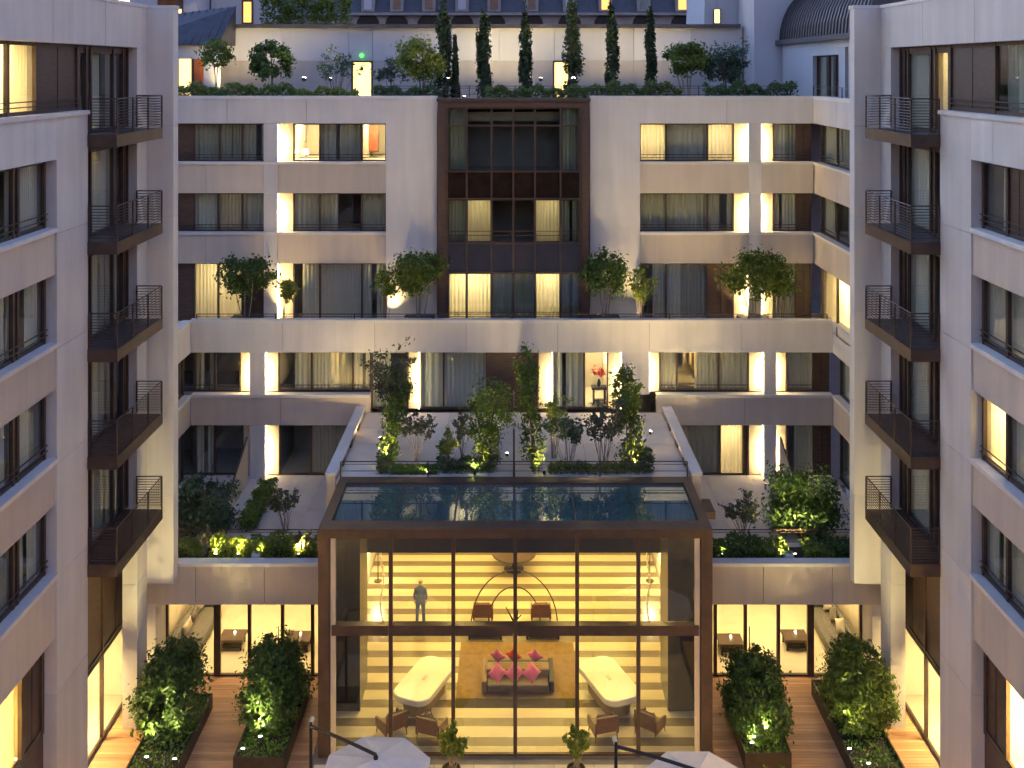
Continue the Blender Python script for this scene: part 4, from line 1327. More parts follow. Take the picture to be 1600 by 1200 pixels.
b = (XA(423, 55), 55, z6)
plant("ball_tree", "small dark clipped ball tree on the roof garden", b, [rel(423, 96, 55, 1.05, 1.05, 0.95, b)], 1900, 0.16, 'leafdark', "tree", stems=1, sr=0.07, spread=0.2, inner=0.6, clumps=40)
b = (XA(340, 54), 54, z6)
plant("young_tree", "thin light green young tree beside the orange door", b, [rel(340, 82, 54, 0.85, 0.8, 0.8, b)], 420, 0.16, 'leafmid', "tree", stems=3, sr=0.03)
b = (XA(525, 55), 55, z6)
twiggy("bare_tree", "fine twiggy tree in front of the lit doorway with green lamp", b, 3.3, 1.6, 'leafblue', 420, 0.12, 13, 'bark', "tree")
b = (XA(612, 55), 55, z6)
twiggy("bare_tree", "fine twiggy tree between lit doorway and broad olive green tree", b, 2.6, 1.0, 'leafblue', 380, 0.12, 9, 'bark', "tree")
b = (XA(657, 54), 54, z6)
plant("broad_tree", "broad olive green tree beside the tallest cypress pair", b, [rel(650, 90, 54, 0.95, 0.9, 0.9, b), rel(672, 104, 54, 0.75, 0.8, 0.75, b)], 1900, 0.15, 'leaflite', "tree", stems=4, sr=0.05)
cyp = [(693, -14, 17, "cypress beside the olive green tree, first of the tall row"), (757, 4, 14, "cypress second in the tall row, free of neighbours"),
       (822, 6, 14, "cypress third in the tall row, before a blank wall panel"), (895, -18, 18, "thickest cypress, standing at the brightest rooftop lamp"),
       (958, 3, 15, "cypress fifth in the tall row, after the brightest lamp"), (1018, 10, 12, "slimmest last cypress next to the spreading rooftop tree"),
       (712, 55, 7, "short thin cypress tucked beside a tall one")]
for px, top, hw, lab in cyp:
    y = 56.0
    zt_ = P(px, top, y).z
    H = zt_ - z6
    b = (XA(px, y), y, z6)
    rw = hw * y / F * R.uniform(0.72, 0.9)
    plant("cypress_tree", lab, b, [(0, 0, H * 0.28, rw, rw, H * 0.3), (0, 0, H * 0.55, rw * 0.85, rw * 0.85, H * 0.3), (0, 0, H * 0.8, rw * 0.5, rw * 0.5, H * 0.2)], 1900, 0.15, 'leafcyp', "tree", "cypresses on the roof garden", stems=1, sr=0.06, spread=0.25, inner=0.3).rotation_euler = (R.uniform(-.02, .02), R.uniform(-.025, .025), 0)
b = (XA(1075, 53), 53, z6)
plant("umbrella_tree", "spreading round topped tree with pale forked stems on the roof", b, [rel(1070, 92, 53, 1.15, 1.0, 0.75, b)], 1700, 0.15, 'leafmid', "tree", stems=4, sr=0.05, bark='palebark')
b = (XA(1140, 54), 54, z6)
plant("round_tree", "dusky loose tree in front of the white annex", b, [rel(1133, 100, 54, 1.1, 1.0, 0.95, b)], 1100, 0.14, 'leafblue', "tree", stems=4, sr=0.04)
twiggy("bare_tree", "tall airy twiggy tree against the white annex", (XA(1150, 55), 55, z6), 3.4, 1.2, 'leafblue', 320, 0.11, 10, 'bark', "tree")
for i, (p0, p1, m, lab, hh) in enumerate(((255, 470, 'leafmid', "long green hedge below the zinc pavilion and ball tree", 0.85), (470, 560, 'leaflite', "low lit planting at the first rooftop lamps", 0.7),
                                          (585, 690, 'leafdark', "dark low hedge under the broad olive green tree", 0.75), (760, 925, 'leafmid', "low hedge along the foot of the cypress row", 0.75), (925, 1062, 'leafmid', "bushy hedge after the brightest rooftop lamp", 0.95),
                                          (1098, 1238, 'leafdark', "dark hedge below the white annex on the roof", 0.95))):
    hedge("roof_hedge", lab, XA(p0, 49.5), XA(p1, 49.5), 48.4, 49.6, z6 + 0.45, hh, m, int((p1 - p0) * 14), 0.13)
railing(HB, [(XA(590, 48.2), 48.2), (XA(1235, 48.2), 48.2)], 21.3, 0.5, 2, [(x, 48.2) for x in np.linspace(XA(590, 48.2), XA(1235, 48.2), 10)], r=0.010, top=0.014)
railing(HB, [(14.1, 40), (14.1, 48.2)], 21.3, 0.5, 2, [(14.1, y) for y in (40, 44, 48.2)], r=0.010, top=0.014)
for px, y, pw, lens, lab in ((475, 52, 60, 'bulbw', "rooftop lamp glowing beside the ball tree"), (516, 50.8, 35, 'bulb', "rooftop lamp in the low lit planting"), (700, 50.8, 45, 'bulb', "yellow rooftop lamp at the corner of the brown bay"),
                             (790, 56.5, 60, 'bulbw', "rooftop lamp between the second and third cypress"), (845, 51, 20, 'bulb', "small rooftop lamp before the second lit doorway"), (896, 50.9, 110, 'bulbw', "brightest starry rooftop lamp over the brown bay"),
                             (945, 56.5, 35, 'bulb', "rooftop lamp at the fifth cypress"), (1024, 56.5, 30, 'bulb', "rooftop lamp at the last cypress"), (360, 56.3, 60, 'bulb', "rooftop lamp washing the wall by the young tree"), (725, 56.5, 30, 'bulb', "rooftop lamp behind the short thin cypress")):
    o = spot(lab, (XA(px, y), y, z6 + (1.35 if y < 55 else 0.3)), pw, (0, 0.4, 1), WARM, 130, lens, 0.08, "rooftop lamps", 0.13 if lens == 'bulbw' else 0.09)

# ivy and trees on the roofs behind the white wall
hedge("rooftop_ivy", "dim green creeper topping the wall under the small lit window", XA(412, 63), XA(548, 63), 62, 63.5, zt, 2.6, 'leafmid', 2600, 0.2, "creeper")

# ---- terrace of the third storey
z3 = LV[3]
ty = 46.5
for px, cy_, rx, rz, m, n, lab, lp in ((385, 432, 1.15, 0.9, 'leafdark', 1500, "round bush before the lit window on the third floor terrace", (405, 45)), (655, 428, 1.15, 0.98, 'leafmid', 1700, "glowing round bush touching the brown bay, nearest the red reflection", (628, 60)),
                                       (945, 424, 0.95, 1.05, 'leafdark', 1500, "round multi stemmed bush on the other side of the brown bay", (930, 22)), (1178, 428, 1.45, 1.1, 'leafmid', 2000, "widest round bush on the third floor terrace", (1165, 45))):
    b = (XA(px, ty), ty, z3)
    plant("terrace_bush", lab, b, [rel(px, cy_, ty, rx, 0.75, rz, b)], n, 0.14, m, "bush", stems=4, sr=0.035, bark='palebark')
    tb = MB().bev(XA(px, ty) - 0.7, XA(px, ty) + 0.7, ty - 0.45, ty + 0.45, z3 + 0.003, z3 + 0.5).build("planter_box", M['pot'])
    tag(tb, {385: "dark planter box under the bush by the lit window", 655: "dark planter box under the glowing bush by the brown bay", 945: "dark planter box under the multi stemmed bush", 1178: "dark planter box under the widest terrace bush"}[px], "planter")
for px, h, r_, m, lab in ((442, 2.5, 0.6, 'leaflite', "loose brightly lit shrub on the terrace by the first column"), (602, 2.7, 0.55, 'leafmid', "loose shrub beside the glowing round bush"), (1003, 2.7, 0.75, 'leaflite', "loose yellow lit shrub next to the multi stemmed bush"), (1222, 3.0, 0.6, 'leafmid', "tall loose shrub beside the widest terrace bush")):
    twiggy("loose_shrub", lab, (XA(px, ty), ty, z3 + 0.02), h, r_, m, 420, 0.12, 10)
for px, y, pw, lab in ((396, 46.12, 70, "terrace spotlight under the bush by the lit window"), (440, 46.9, 70, "terrace spotlight at the first column"), (636, 46.1, 80, "terrace spotlight under the glowing bush"), (612, 46.9, 45, "terrace spotlight at the shrub beside the glowing bush"),
                       (952, 46.1, 40, "terrace spotlight at the multi stemmed bush"), (990, 46.15, 45, "terrace spotlight at the yellow lit shrub"), (1157, 46.9, 70, "terrace spotlight at the second column"), (1185, 46.1, 90, "terrace spotlight under the widest bush")):
    spot(lab, (XA(px, y), y, z3 + 0.02), pw, (0, 0.30, 1), WARM, 78, 'bulb', 0.05, "terrace spotlights")

# ---- raised middle terrace
z2 = 7.3


def at2(px, py):
    y = floor_y(py, z2)
    return (XA(px, y), y, z2)


b = at2(606, 728)
plant("tall_shrub", "tall narrow shrub by the sloping coping near the lounge window", b, [(0, 0.2, 0.6, 0.35, 0.5, 0.7), (0.15, 1.2, 1.4, 0.45, 0.8, 1.0), (0.1, 2.4, 2.0, 0.55, 0.9, 1.2)], 1300, 0.12, 'leafmid', stems=5, sr=0.03)
twiggy("loose_shrub", "tall thin russet shrub rising before the niche light", at2(612, 700), 4.0, 0.8, 'leafred', 800, 0.11, 14)
b = at2(762, 735)
plant("weeping_tree", "soft drooping tree rooted behind the glass screen", b, [(0.05, 0.2, 2.35, 0.85, 0.9, 1.05), (-0.05, 0.1, 1.3, 0.6, 0.6, 0.75), (0, 0, 0.5, 0.4, 0.4, 0.6)], 1500, 0.11, 'leafmid', "tree", stems=5, sr=0.04)
b = at2(832, 736)
plant("column_tree", "slim dark column tree just past the glass screen", b, [(0, 0, 1.2, 0.42, 0.4, 1.1), (-0.15, 0.4, 2.6, 0.40, 0.5, 0.95), (-0.2, 0.9, 3.7, 0.42, 0.5, 0.9)], 1150, 0.12, 'leafmid', "tree", stems=4, sr=0.04)
b = at2(985, 732)
plant("tall_shrub", "dark tall shrub against the far sloping coping", b, [(0.05, 0.1, 0.6, 0.5, 0.45, 0.7), (0.05, 0.8, 1.7, 0.55, 0.6, 1.0), (0.05, 1.7, 2.6, 0.55, 0.7, 0.9)], 1400, 0.12, 'leafmid', stems=5, sr=0.03)
twiggy("loose_shrub", "open small leaved shrub on the first pale patio", at2(650, 722), 1.9, 0.75, 'leafred', 330, 0.11, 9)
twiggy("loose_shrub", "open shrub leaning from the weeping tree over the first patio", at2(722, 722), 2.0, 0.6, 'leafred', 240, 0.11, 8)
twiggy("loose_shrub", "airy shrub beside the column tree on the second patio", at2(888, 735), 2.4, 0.85, 'leafblue', 520, 0.10, 12)
twiggy("loose_shrub", "reddish twiggy shrub before the dark tall shrub", at2(942, 735), 2.5, 0.75, 'leafred', 560, 0.10, 14)
for i, (p0, p1, py, h, m, n, lab) in enumerate(((683, 770, 741, 0.55, 'leafdark', 1100, "low clipped box hedge along the first patio edge"), (858, 1000, 742, 0.32, 'leafmid', 1300, "ground cover strip along the second patio edge"), (1000, 1022, 742, 0.8, 'leafdark', 420, "small bush in the corner at the railing end"), (588, 606, 742, 0.7, 'leafdark', 380, "small bush at the start of the lit grass strip"))):
    y = floor_y(py, z2)
    hedge("terrace_hedge", lab, XA(p0, y), XA(p1, y), y, y + 0.7, z2, h, m, n, 0.10)
# lit grass strip
y = floor_y(742, z2)
g = np.random.default_rng(3)
q = g.random((2600, 3)) * np.array([XA(682, y) - XA(610, y), 0.75, 0.10]) + np.array([XA(610, y), y, z2 + 0.02])
gr = leaf_obj("grass", leaves(q, np.tile(np.array([[0, -0.7, 0.1]]), (2600, 1)), 0.11, seed=3), M['grass'], None)
tag(gr, "bright green grass strip behind the terrace railing", "grass", kind="stuff")
for px, py, pw, aim, lab in ((600, 724, 40, (0.1, 0.2, 1), "terrace lamp at the tall narrow shrub"), (672, 742, 12, (-0.8, 0.4, 0.6), "terrace lamp over the grass strip"), (742, 744, 16, (0, 0.5, 1), "terrace lamp in front of the clipped box hedge"), (792, 715, 55, (0.05, 0.3, 1), "strong terrace lamp beside the glass screen"),
                             (851, 744, 14, (-0.2, 0.4, 1), "terrace lamp at the foot of the column tree"), (994, 730, 28, (0, 0.3, 1), "terrace lamp at the dark tall shrub"), (1006, 726, 40, (0.35, 0.7, 0.8), "terrace lamp washing the far coping"), (596, 690, 30, (-0.5, 0.6, 0.8), "terrace lamp washing the near coping"), (1016, 680, 30, (0.1, -0.1, 1), "terrace lamp high on the coping walk")):
    p = at2(px, py)
    spot(lab, p, pw, aim, WARM, 125, 'bulb', 0.06, "patio spotlights")
# ---- side terraces
z1 = LV[1]
for s, nm in ((-1, 'a'), (1, 'b')):
    if s < 0:
        b = (XA(318, 40.2), 40.2, z1)
        plant("big_bush", "big dark bush over the salon, before the teal windows", b, [(0, 0, 1.35, 1.15, 1.0, 1.05), (0.1, 0.1, 0.6, 0.9, 0.8, 0.7)], 3400, 0.13, 'leafblue', "bush", stems=5)
        hedge("clipped_hedge", "clipped dark hedge running back along the terrace partition", -10.9, -10.2, 40.3, 44.3, z1, 0.85, 'leafmid', 2200, 0.11)
        twiggy("loose_shrub", "thin shrub on the pale paving next to the clipped hedge", (XA(447, 40.4), 40.4, z1), 1.7, 0.8, 'leafred', 420, 0.10, 12)
        twiggy("loose_shrub", "reddish spiky shrub in the lit podium planter", (XA(470, 38.0), 38.0, 4.6), 0.9, 0.45, 'leafred', 200, 0.09, 10)
        twiggy("loose_shrub", "fan of pale spiky stems in the lit podium planter", (XA(318, 38.0), 38.0, 4.6), 0.95, 0.5, 'leafred', 90, 0.09, 14)
        rows = ((262, 318, 'leafmid', 0.55, "low bush at the pier end of the lit planter"), (330, 388, 'leaflite', 0.75, "bright yellow green bush in the lit planter"), (388, 446, 'leafmid', 0.72, "middle leafy bush in the lit planter"), (446, 494, 'leaflite', 0.6, "last lit bush in the planter against the atrium"))
        sp = ((336, 12, "planter spotlight at the spiky stems"), (372, 14, "planter spotlight at the bright yellow green bush"), (405, 8, "planter spotlight at the middle leafy bush"), (466, 16, "planter spotlight near the atrium post"))
    else:
        b = (XA(1252, 40.0), 40.0, z1)
        plant("big_bush", "broad dark bush over a glowing lamp on the podium terrace", b, [(0, 0, 1.35, 1.35, 1.05, 1.15), (0.25, -0.2, 0.8, 0.95, 0.8, 0.75)], 3900, 0.13, 'leafdark', "bush", stems=5)
        twiggy("loose_shrub", "brown twiggy shrub between the atrium roof and the broad bush", (XA(1160, 39.6), 39.6, z1), 1.8, 0.95, 'leafred', 520, 0.10, 14)
        rows = ((1118, 1190, 'leafdark', 0.62, "dark planter bush next to the atrium corner"), (1190, 1232, 'leafmid', 0.5, "planter bush beside the glowing lamp"), (1256, 1300, 'leafmid', 0.45, "planter bush just past the glowing lamp"), (1292, 1356, 'leafdark', 0.65, "dark planter bush at the pier end, opposite the lit one"))
        sp = ((1243, 34, "glowing lamp in the podium planter under the broad bush"), (1222, 6, "small planter spotlight by the glowing lamp"), (1130, 5, "planter spotlight at the atrium corner"))
    for p0, p1, m, h, lab in rows:
        hedge("planter_bush", lab, XA(p0, 37.9), XA(p1, 37.9), 37.5, 38.45, 4.58, h, m, int((p1 - p0) * 15), 0.11, "bush")
    for px, pw, lab in sp:
        spot(lab, (XA(px, 37.62), 37.62, 4.6), pw, (0, 0.55, 1), (1.0, 0.80, 0.34), 130, 'bulb', 0.05, "planter spotlights")
spot("wall lamp at the foot of the pier by the big dark bush", (XA(258, 37.7), 37.7, 4.6), 45, (-0.35, -0.35, 1), WARM, 100, 'bulb', 0.05, "planter spotlights")
pots = [(400, "pale square pot in front of the middle leafy bush"), (1233, "pale square pot beside the glowing lamp")]
for px, lab in pots:
    x = XA(px, 37.5)
    pt = MB().bev(x - 0.16, x + 0.16, 37.42, 37.68, 4.583, 4.86, 0.02).build("square_pot", M['white'])
    tag(pt, lab, "pot")

# ---- courtyard hedges in long troughs
def trough(x0, x1, y0, y1, lab):
    o = empty("trough_planter", ((x0 + x1) / 2, (y0 + y1) / 2, 0.0), lab, "planter")
    t = MB()
    for a in ((x0, x0 + 0.05, y0, y1), (x1 - 0.05, x1, y0, y1), (x0 + 0.05, x1 - 0.05, y0, y0 + 0.05), (x0 + 0.05, x1 - 0.05, y1 - 0.05, y1)):
        t.box(a[0], a[1], a[2], a[3], 0.004, 0.55)
    t.build("trough", M['pot'], o)
    MB().box(x0 + 0.05, x1 - 0.05, y0 + 0.05, y1 - 0.05, 0.01, 0.46).build("soil", M['soil'], o)
    g = np.random.default_rng(int(x0 * 10) + 500)
    k = 1500
    q = g.random((k, 3)) * np.array([x1 - x0 - 0.1, y1 - y0 - 0.1, 0.10]) + np.array([x0 + 0.05, y0 + 0.05, 0.46]) - np.array(wloc(o))
    gg = leaf_obj("ground_cover", leaves(q, np.tile(np.array([[0, -0.4, 0.5]]), (k, 1)), 0.10, seed=9), M['grass'], o)
    gg["kind"] = "stuff"


for x0, x1, y0, y1, cx, cyy, hh, rw, m, lab, tlab in (
        (-12.25, -10.65, 30.6, 36.2, -11.62, 34.9, 2.45, 1.12, 'leafdark', "tall clipped hedge nearest the glowing side shopfront, lit from its foot", "long trough under the hedge nearest the glowing side shopfront"),
        (-9.0, -7.35, 32.8, 36.9, -8.25, 35.3, 2.45, 1.05, 'leafdark', "tall clipped hedge between the parasol mast and the sofa salon", "long trough with black end face next to the parasol mast"),
        (7.45, 8.95, 33.0, 36.6, 8.2, 34.9, 2.15, 1.02, 'leafdark', "tall clipped hedge between the atrium and the open deck path", "long trough with the end face beside the atrium path"),
        (10.75, 12.35, 30.6, 37.0, 11.75, 35.1, 2.35, 1.12, 'leafmid', "tall clipped hedge before the grey sofa, fairy lights at its foot", "long trough under the hedge with two bright foot lamps")):
    trough(x0, x1, y0, y1, tlab)
    b = (cx, cyy, 0.46)
    plant("clipped_hedge", lab, b, [(0, 0.0, hh * 0.40, rw, 1.25, hh * 0.44), (0.0, 0.15, hh * 0.68, rw * 0.78, 0.95, hh * 0.34), (0, -0.7, hh * 0.3, rw * 0.9, 0.95, hh * 0.34)], 6500, 0.11, m, "hedge", stems=6, spread=0.22, inner=0.62, clumps=70)
for x, y, pw, lab in ((XA(228, 32.6), 32.6, 26, "foot lamp under the hedge nearest the side shopfront"), (XA(272, 32.5), 32.5, 16, "second foot lamp in the grass of that trough"), (XA(406, 33.6), 33.6, 16, "foot lamp under the hedge by the parasol mast"), (XA(1198, 33.7), 33.7, 22, "foot lamp under the hedge beside the atrium path"),
                      (XA(1358, 32.3), 32.3, 20, "upper of two bright foot lamps in the front trough"), (XA(1356, 31.6), 31.6, 20, "lower of two bright foot lamps in the front trough"), (XA(1328, 33.0), 33.0, 10, "small foot lamp at the edge of the front trough"), (-8.75, 33.0, 14, "foot lamp low in the trough by the parasol mast"), (7.75, 33.3, 14, "foot lamp at the inner edge of the trough beside the atrium")):
    spot(lab, (x, y, 0.5), pw, (0, 0.42, 1), (1.0, 0.84, 0.36), 85, 'bulbw', 0.05, "hedge foot lamps", 0.055)
# small shrubs in front of the atrium
for px, h, m, lab in ((705, 1.15, 'leaflite', "young shrub in front of the atrium beside the parasol canvas"), (900, 1.0, 'leaflite', "young shrub in front of the atrium by the second parasol mast")):
    y = 32.6
    b = (XA(px, y), y, 0.3)
    twiggy("young_shrub", lab, b, h + 0.2, 0.55, m, 620, 0.10, 14)
    t = empty("pot", (b[0], y, 0), {705: "dark round pot under the shrub by the parasol canvas", 900: "dark round pot under the shrub by the second mast"}[px], "pot")
    MB(local=True).lathe((0, 0, 0), [(0.22, 0.0), (0.30, 0.36), (0.27, 0.36), (0.25, 0.30)], 16).build("pot_body", M['pot'], t)
twiggy("young_shrub", "tuft of leaves at the foot of the lower trough", (XA(1205, 31.6), 31.6, 0.02), 0.9, 0.5, 'leafmid', 500, 0.10, 12)
twiggy("young_shrub", "tuft of leaves beside the front trough lamps", (XA(1372, 31.0), 31.0, 0.48), 0.9, 0.5, 'leafmid', 500, 0.10, 12)

twiggy("loose_shrub", "light feathery shrub between the column tree and the railing lamp", at2(866, 716), 2.3, 0.7, 'leaflite', 420, 0.10, 12)
twiggy("loose_shrub", "light feathery shrub at the weeping tree foot, patio side", at2(700, 736), 1.5, 0.6, 'leaflite', 360, 0.10, 11)

# ================================================================== furniture
def rrect(w, d, r, n=5):
    """rounded rectangle outline, counter-clockwise"""
    pts = []
    for cx, cy_, a0 in ((w / 2 - r, d / 2 - r, 0), (-w / 2 + r, d / 2 - r, 90), (-w / 2 + r, -d / 2 + r, 180), (w / 2 - r, -d / 2 + r, 270)):
        for k in range(n + 1):
            a = math.radians(a0 + 90 * k / n)
            pts.append((cx + r * math.cos(a), cy_ + r * math.sin(a)))
    return pts


def soft(w, d, h, z, x=0.0, y=0.0, e=0.06, r=0.12):
    """cushion block: rounded plan, rounded top and bottom edge"""
    mb = MB(local=True)
    rings = []
    for i, zz in ((e, 0), (0, e), (0, h - e), (e * 0.5, h - e * 0.4), (e * 1.6, h)):
        rings.append([(x + p[0], y + p[1], z + zz) for p in rrect(w - 2 * i, d - 2 * i, max(0.02, r - i * 0.5))])
    return mb.loft(rings)


def cushion(w, t):
    """throw pillow: a pinched square, standing in the x-z plane"""
    mb = MB(local=True)
    n = 7
    vs, fs = [], []
    for s in (1, -1):
        for i in range(n):
            for j in range(n):
                u, v = -1 + 2 * i / (n - 1), -1 + 2 * j / (n - 1)
                bulge = (max(0, (1 - u * u) * (1 - v * v))) ** 0.5
                k = 1 - 0.10 * (1 - u * u) * abs(v) ** 2 - 0.10 * (1 - v * v) * abs(u) ** 2
                vs.append((u * w / 2 * k, s * (0.012 + t / 2 * bulge), v * w / 2 * k))
    for q in range(2):
        for i in range(n - 1):
            for j in range(n - 1):
                a = q * n * n + i * n + j
                f = (a, a + n, a + n + 1, a + 1)
                fs.append(f if q == 1 else f[::-1])
    rim = [i * n for i in range(n)] + [(n - 1) * n + j for j in range(1, n)] + [i * n + n - 1 for i in range(n - 2, -1, -1)] + [j for j in range(n - 2, 0, -1)]
    for k in range(len(rim)):
        a, b = rim[k], rim[(k + 1) % len(rim)]
        fs.append((a, b, b + n * n, a + n * n))
    return mb.add(vs, fs)


def armchair(label, x, y, rz, wood='chairwood', fab='tan', w=0.78, group="armchairs in the lobby"):
    """faces local -Y"""
    o = empty("armchair", (x, y, 0.0), label, "armchair", group, rz)
    soft(w - 0.12, 0.66, 0.17, 0.27).build("seat", M[fab], o, True)
    bk = MB(local=True)
    rings = []
    for z, yy, t in ((0.26, 0.26, 0.10), (0.55, 0.33, 0.11), (0.80, 0.41, 0.10), (0.87, 0.43, 0.05)):
        rings.append([(a * (w / 2 - 0.05), yy + b * t / 2, z) for a, b in ((-1, -1), (1, -1), (1, 1), (-1, 1))])
    bk.loft(rings)
    bk.build("backrest", M[wood], o)
    soft(w - 0.2, 0.16, 0.42, 0.43, 0, 0.26).build("back_cushion", M[fab], o, True)
    for s in (-1, 1):
        a = MB(local=True)
        a.loft([[(s * (w / 2 - 0.03) + k * 0.035, yy, zz) for k, yy, zz in ((-1, -0.36, z0), (1, -0.36, z0), (1, 0.38, z1), (-1, 0.38, z1))] for z0, z1 in ((0.24, 0.24), (0.50, 0.62), (0.55, 0.67))])
        a.build("arm", M[wood], o)
        for yy in (-0.31, 0.33):
            MB(local=True).tube((s * (w / 2 - 0.05), yy, 0.26), (s * (w / 2 - 0.03), yy * 1.08, 0.005), 0.028, 8, 0.018).build("leg", M[wood], o)
    return o


def low_table(name, label, x, y, w, d, h, top='walnut', rz=0.0, cat="table", candle=False):
    o = empty(name, (x, y, 0.006), label, cat, None, rz)
    t = MB(local=True)
    t.bev(-w / 2, w / 2, -d / 2, d / 2, h - 0.09, h, 0.015)
    t.build("table_top", M[top], o)
    for sx_ in (-1, 1):
        for sy_ in (-1, 1):
            MB(local=True).box(sx_ * (w / 2 - 0.1) - 0.035, sx_ * (w / 2 - 0.1) + 0.035, sy_ * (d / 2 - 0.1) - 0.035, sy_ * (d / 2 - 0.1) + 0.035, 0, h - 0.09).build("leg", M['dark'], o)
    MB(local=True).box(-w / 2 + 0.08, w / 2 - 0.08, -d / 2 + 0.08, d / 2 - 0.08, 0.1, 0.14).build("shelf", M['dark'], o)
    return o


def candle(label, x, y, z):
    o = empty("tea_light", (x, y, z), label, "candle", "tea lights on the salon tables")
    MB(local=True).lathe((0, 0, 0), [(0.045, 0), (0.055, 0.08), (0.05, 0.08), (0.04, 0.03)], 12).build("glass_cup", M['clear'], o)
    MB(local=True).lathe((0, 0, 0.02), [(0.035, 0), (0.035, 0.03), (0.012, 0.05), (0.002, 0.09)], 10).build("flame", M['bulb'], o)


# salons
for s in (-1, 1):
    side = "under the big dark bush" if s < 0 else "under the broad bush terrace"
    for x, y, w_ in ((11.0, 40.1, "the sofa salon door"), (8.4, 40.0, "the atrium post")):
        if s > 0 and x == 8.4: y = 39.8
        low_table("coffee_table", f"dark coffee table on cream floor beside {w_}, {side}", s * x, y, 0.95, 0.8, 0.45)
        candle(f"lit candle on the table beside {w_}, {side}", s * x + 0.05, y + 0.1, 0.458)
    so = empty("salon_sofa", (s * 12.62, 40.6, 0.006), f"dark grey wall sofa with cream cushions {side}", "sofa")
    sf = soft(1.05, 3.6, 0.42, 0.02, 0, 0, 0.05, 0.1).build("seat", M['greyfab'], so, True)
    soft(0.22, 3.6, 0.45, 0.43, s * 0.42, 0, 0.05, 0.08).build("backrest", M['greyfab'], so, True)
    soft(1.0, 0.22, 0.3, 0.43, 0, 1.66, 0.05, 0.08).build("arm", M['greyfab'], so, True)
    for k, (yy, m_, tl) in enumerate(((1.2, 'cream', 0.5), (0.35, 'greyfab', 0.2), (-0.5, 'cream', 0.4))):
        cu = cushion(0.55, 0.2).build("throw_cushion", M[m_], None, True)
        cu.location = (s * 12.78, 40.6 + yy, 0.80)
        cu.rotation_euler = (0.2, 0.5 * s, math.pi / 2 + tl * s)
        tag(cu, f"{('cream cushion at the far end', 'grey cushion in the middle', 'cream cushion at the near end')[k]} of the sofa {side}", "cushion")
# lobby: counters
for s, lab in ((-1, "white rounded reception table facing the standing man's half of the lobby"), (1, "white rounded reception table beside the pair of separate armchairs")):
    o = empty("reception_table", (s * 3.3 + 0.1, 36.7, 0.002), lab, "table", None, s * math.radians(22))
    ring = lambda w, d, z: [(p[0], p[1], z) for p in rrect(w, d, 0.45, 7)]
    MB(local=True).loft([ring(1.28, 2.55, 0.52), ring(1.42, 2.7, 0.60), ring(1.42, 2.7, 0.76), ring(1.38, 2.66, 0.79)]).build("table_top", M['lacquer'], o)
    MB(local=True).loft([[(p[0], p[1], 0.79) for p in rrect(0.12, 0.3, 0.05, 3)], [(p[0], p[1], 0.80) for p in rrect(0.12, 0.3, 0.05, 3)]]).build("cable_cover", M['cream'], o)
    MB(local=True).loft([ring(0.95, 2.1, 0.0), ring(1.0, 2.2, 0.52)]).build("pedestal", M['tan'], o)
armchair("mahogany armchair closest to the atrium corner by the parasol, side on", XA(612, 34.9), 34.85, math.radians(215), 'chairwood', 'tan', 0.85)
armchair("mahogany armchair with a grey bag, partly hidden by parasol canvas", XA(675, 34.7), 34.65, math.radians(160), 'chairwood', 'tan', 0.85)
armchair("mahogany armchair with tan cushion, back turned, inner one of the pair by the second table", XA(942, 34.8), 34.75, math.radians(195), 'chairwood', 'tan', 0.85)
armchair("mahogany armchair with tan cushion near the walnut column, turned to the table", XA(1016, 34.9), 34.9, math.radians(145), 'chairwood', 'tan', 0.85)
bag = empty("hand_bag", (XA(668, 34.7) + 0.02, 34.72, 0.445), "rumpled grey bag lying on a mahogany armchair", "bag", None, 0.5)
soft(0.38, 0.26, 0.26, 0.0, 0, 0, 0.07, 0.1).build("bag_body", M['greyfab'], bag, True)
MB(local=True).path([(-0.12, 0, 0.24), (-0.09, 0, 0.42), (0.09, 0, 0.42), (0.12, 0, 0.24)], 0.015, 6).build("bag_handle", M['dark'], bag)
# rug and double sofa
rg_ = empty("rug", (0.1, 38.4, 0.003), "gold brown square rug with dark front border in the lobby", "rug")
MB().box(XA(711, 36.3), XA(906, 36.3), 36.75, 40.35, 0.003, 0.016).build("rug_field", M['rug'], rg_)
MB().box(XA(711, 36.3), XA(906, 36.3), 36.22, 36.745, 0.003, 0.013).build("rug_border", M['rugdark'], rg_)
ds = empty("double_sofa", (0.14, 37.75, 0.02), "tan back to back sofa in the middle of the gold rug", "sofa")
soft(2.5, 0.62, 0.36, 0.06, 0, -0.62, 0.05, 0.1).build("seat", M['walnut'], ds, True)
soft(2.5, 0.62, 0.36, 0.06, 0, 0.62, 0.05, 0.1).build("seat", M['black'], ds, True)
ds.scale = (0.9, 0.9, 0.85)
soft(2.55, 0.55, 0.66, 0.05, 0, 0.0, 0.04, 0.06).build("backrest", M['tan'], ds)
for yy in (-0.12, 0.0, 0.12):
    MB(local=True).box(-1.0, 1.0, yy - 0.03, yy + 0.03, 0.711, 0.722).build("back_rib", M['rug'], ds)
for s in (-1, 1):
    soft(0.2, 1.7, 0.5, 0.05, s * 1.36, 0, 0.04, 0.06).build("arm", M['tan' if s < 0 else 'black'], ds)
for k, dx in enumerate((-0.62, 0.0, 0.62)):
    cu = cushion(0.52, 0.22).build("throw_cushion", M['pink'], None, True)
    cu.location = (0.02 + dx, 36.98, 0.80)
    cu.rotation_euler = (-0.45, math.radians(45), 0)
    tag(cu, ("pink cushion first of three on the double sofa, nearest the standing man", "pink cushion in the middle of three on the double sofa", "pink cushion last of three on the double sofa, nearest the second counter")[k], "cushion")
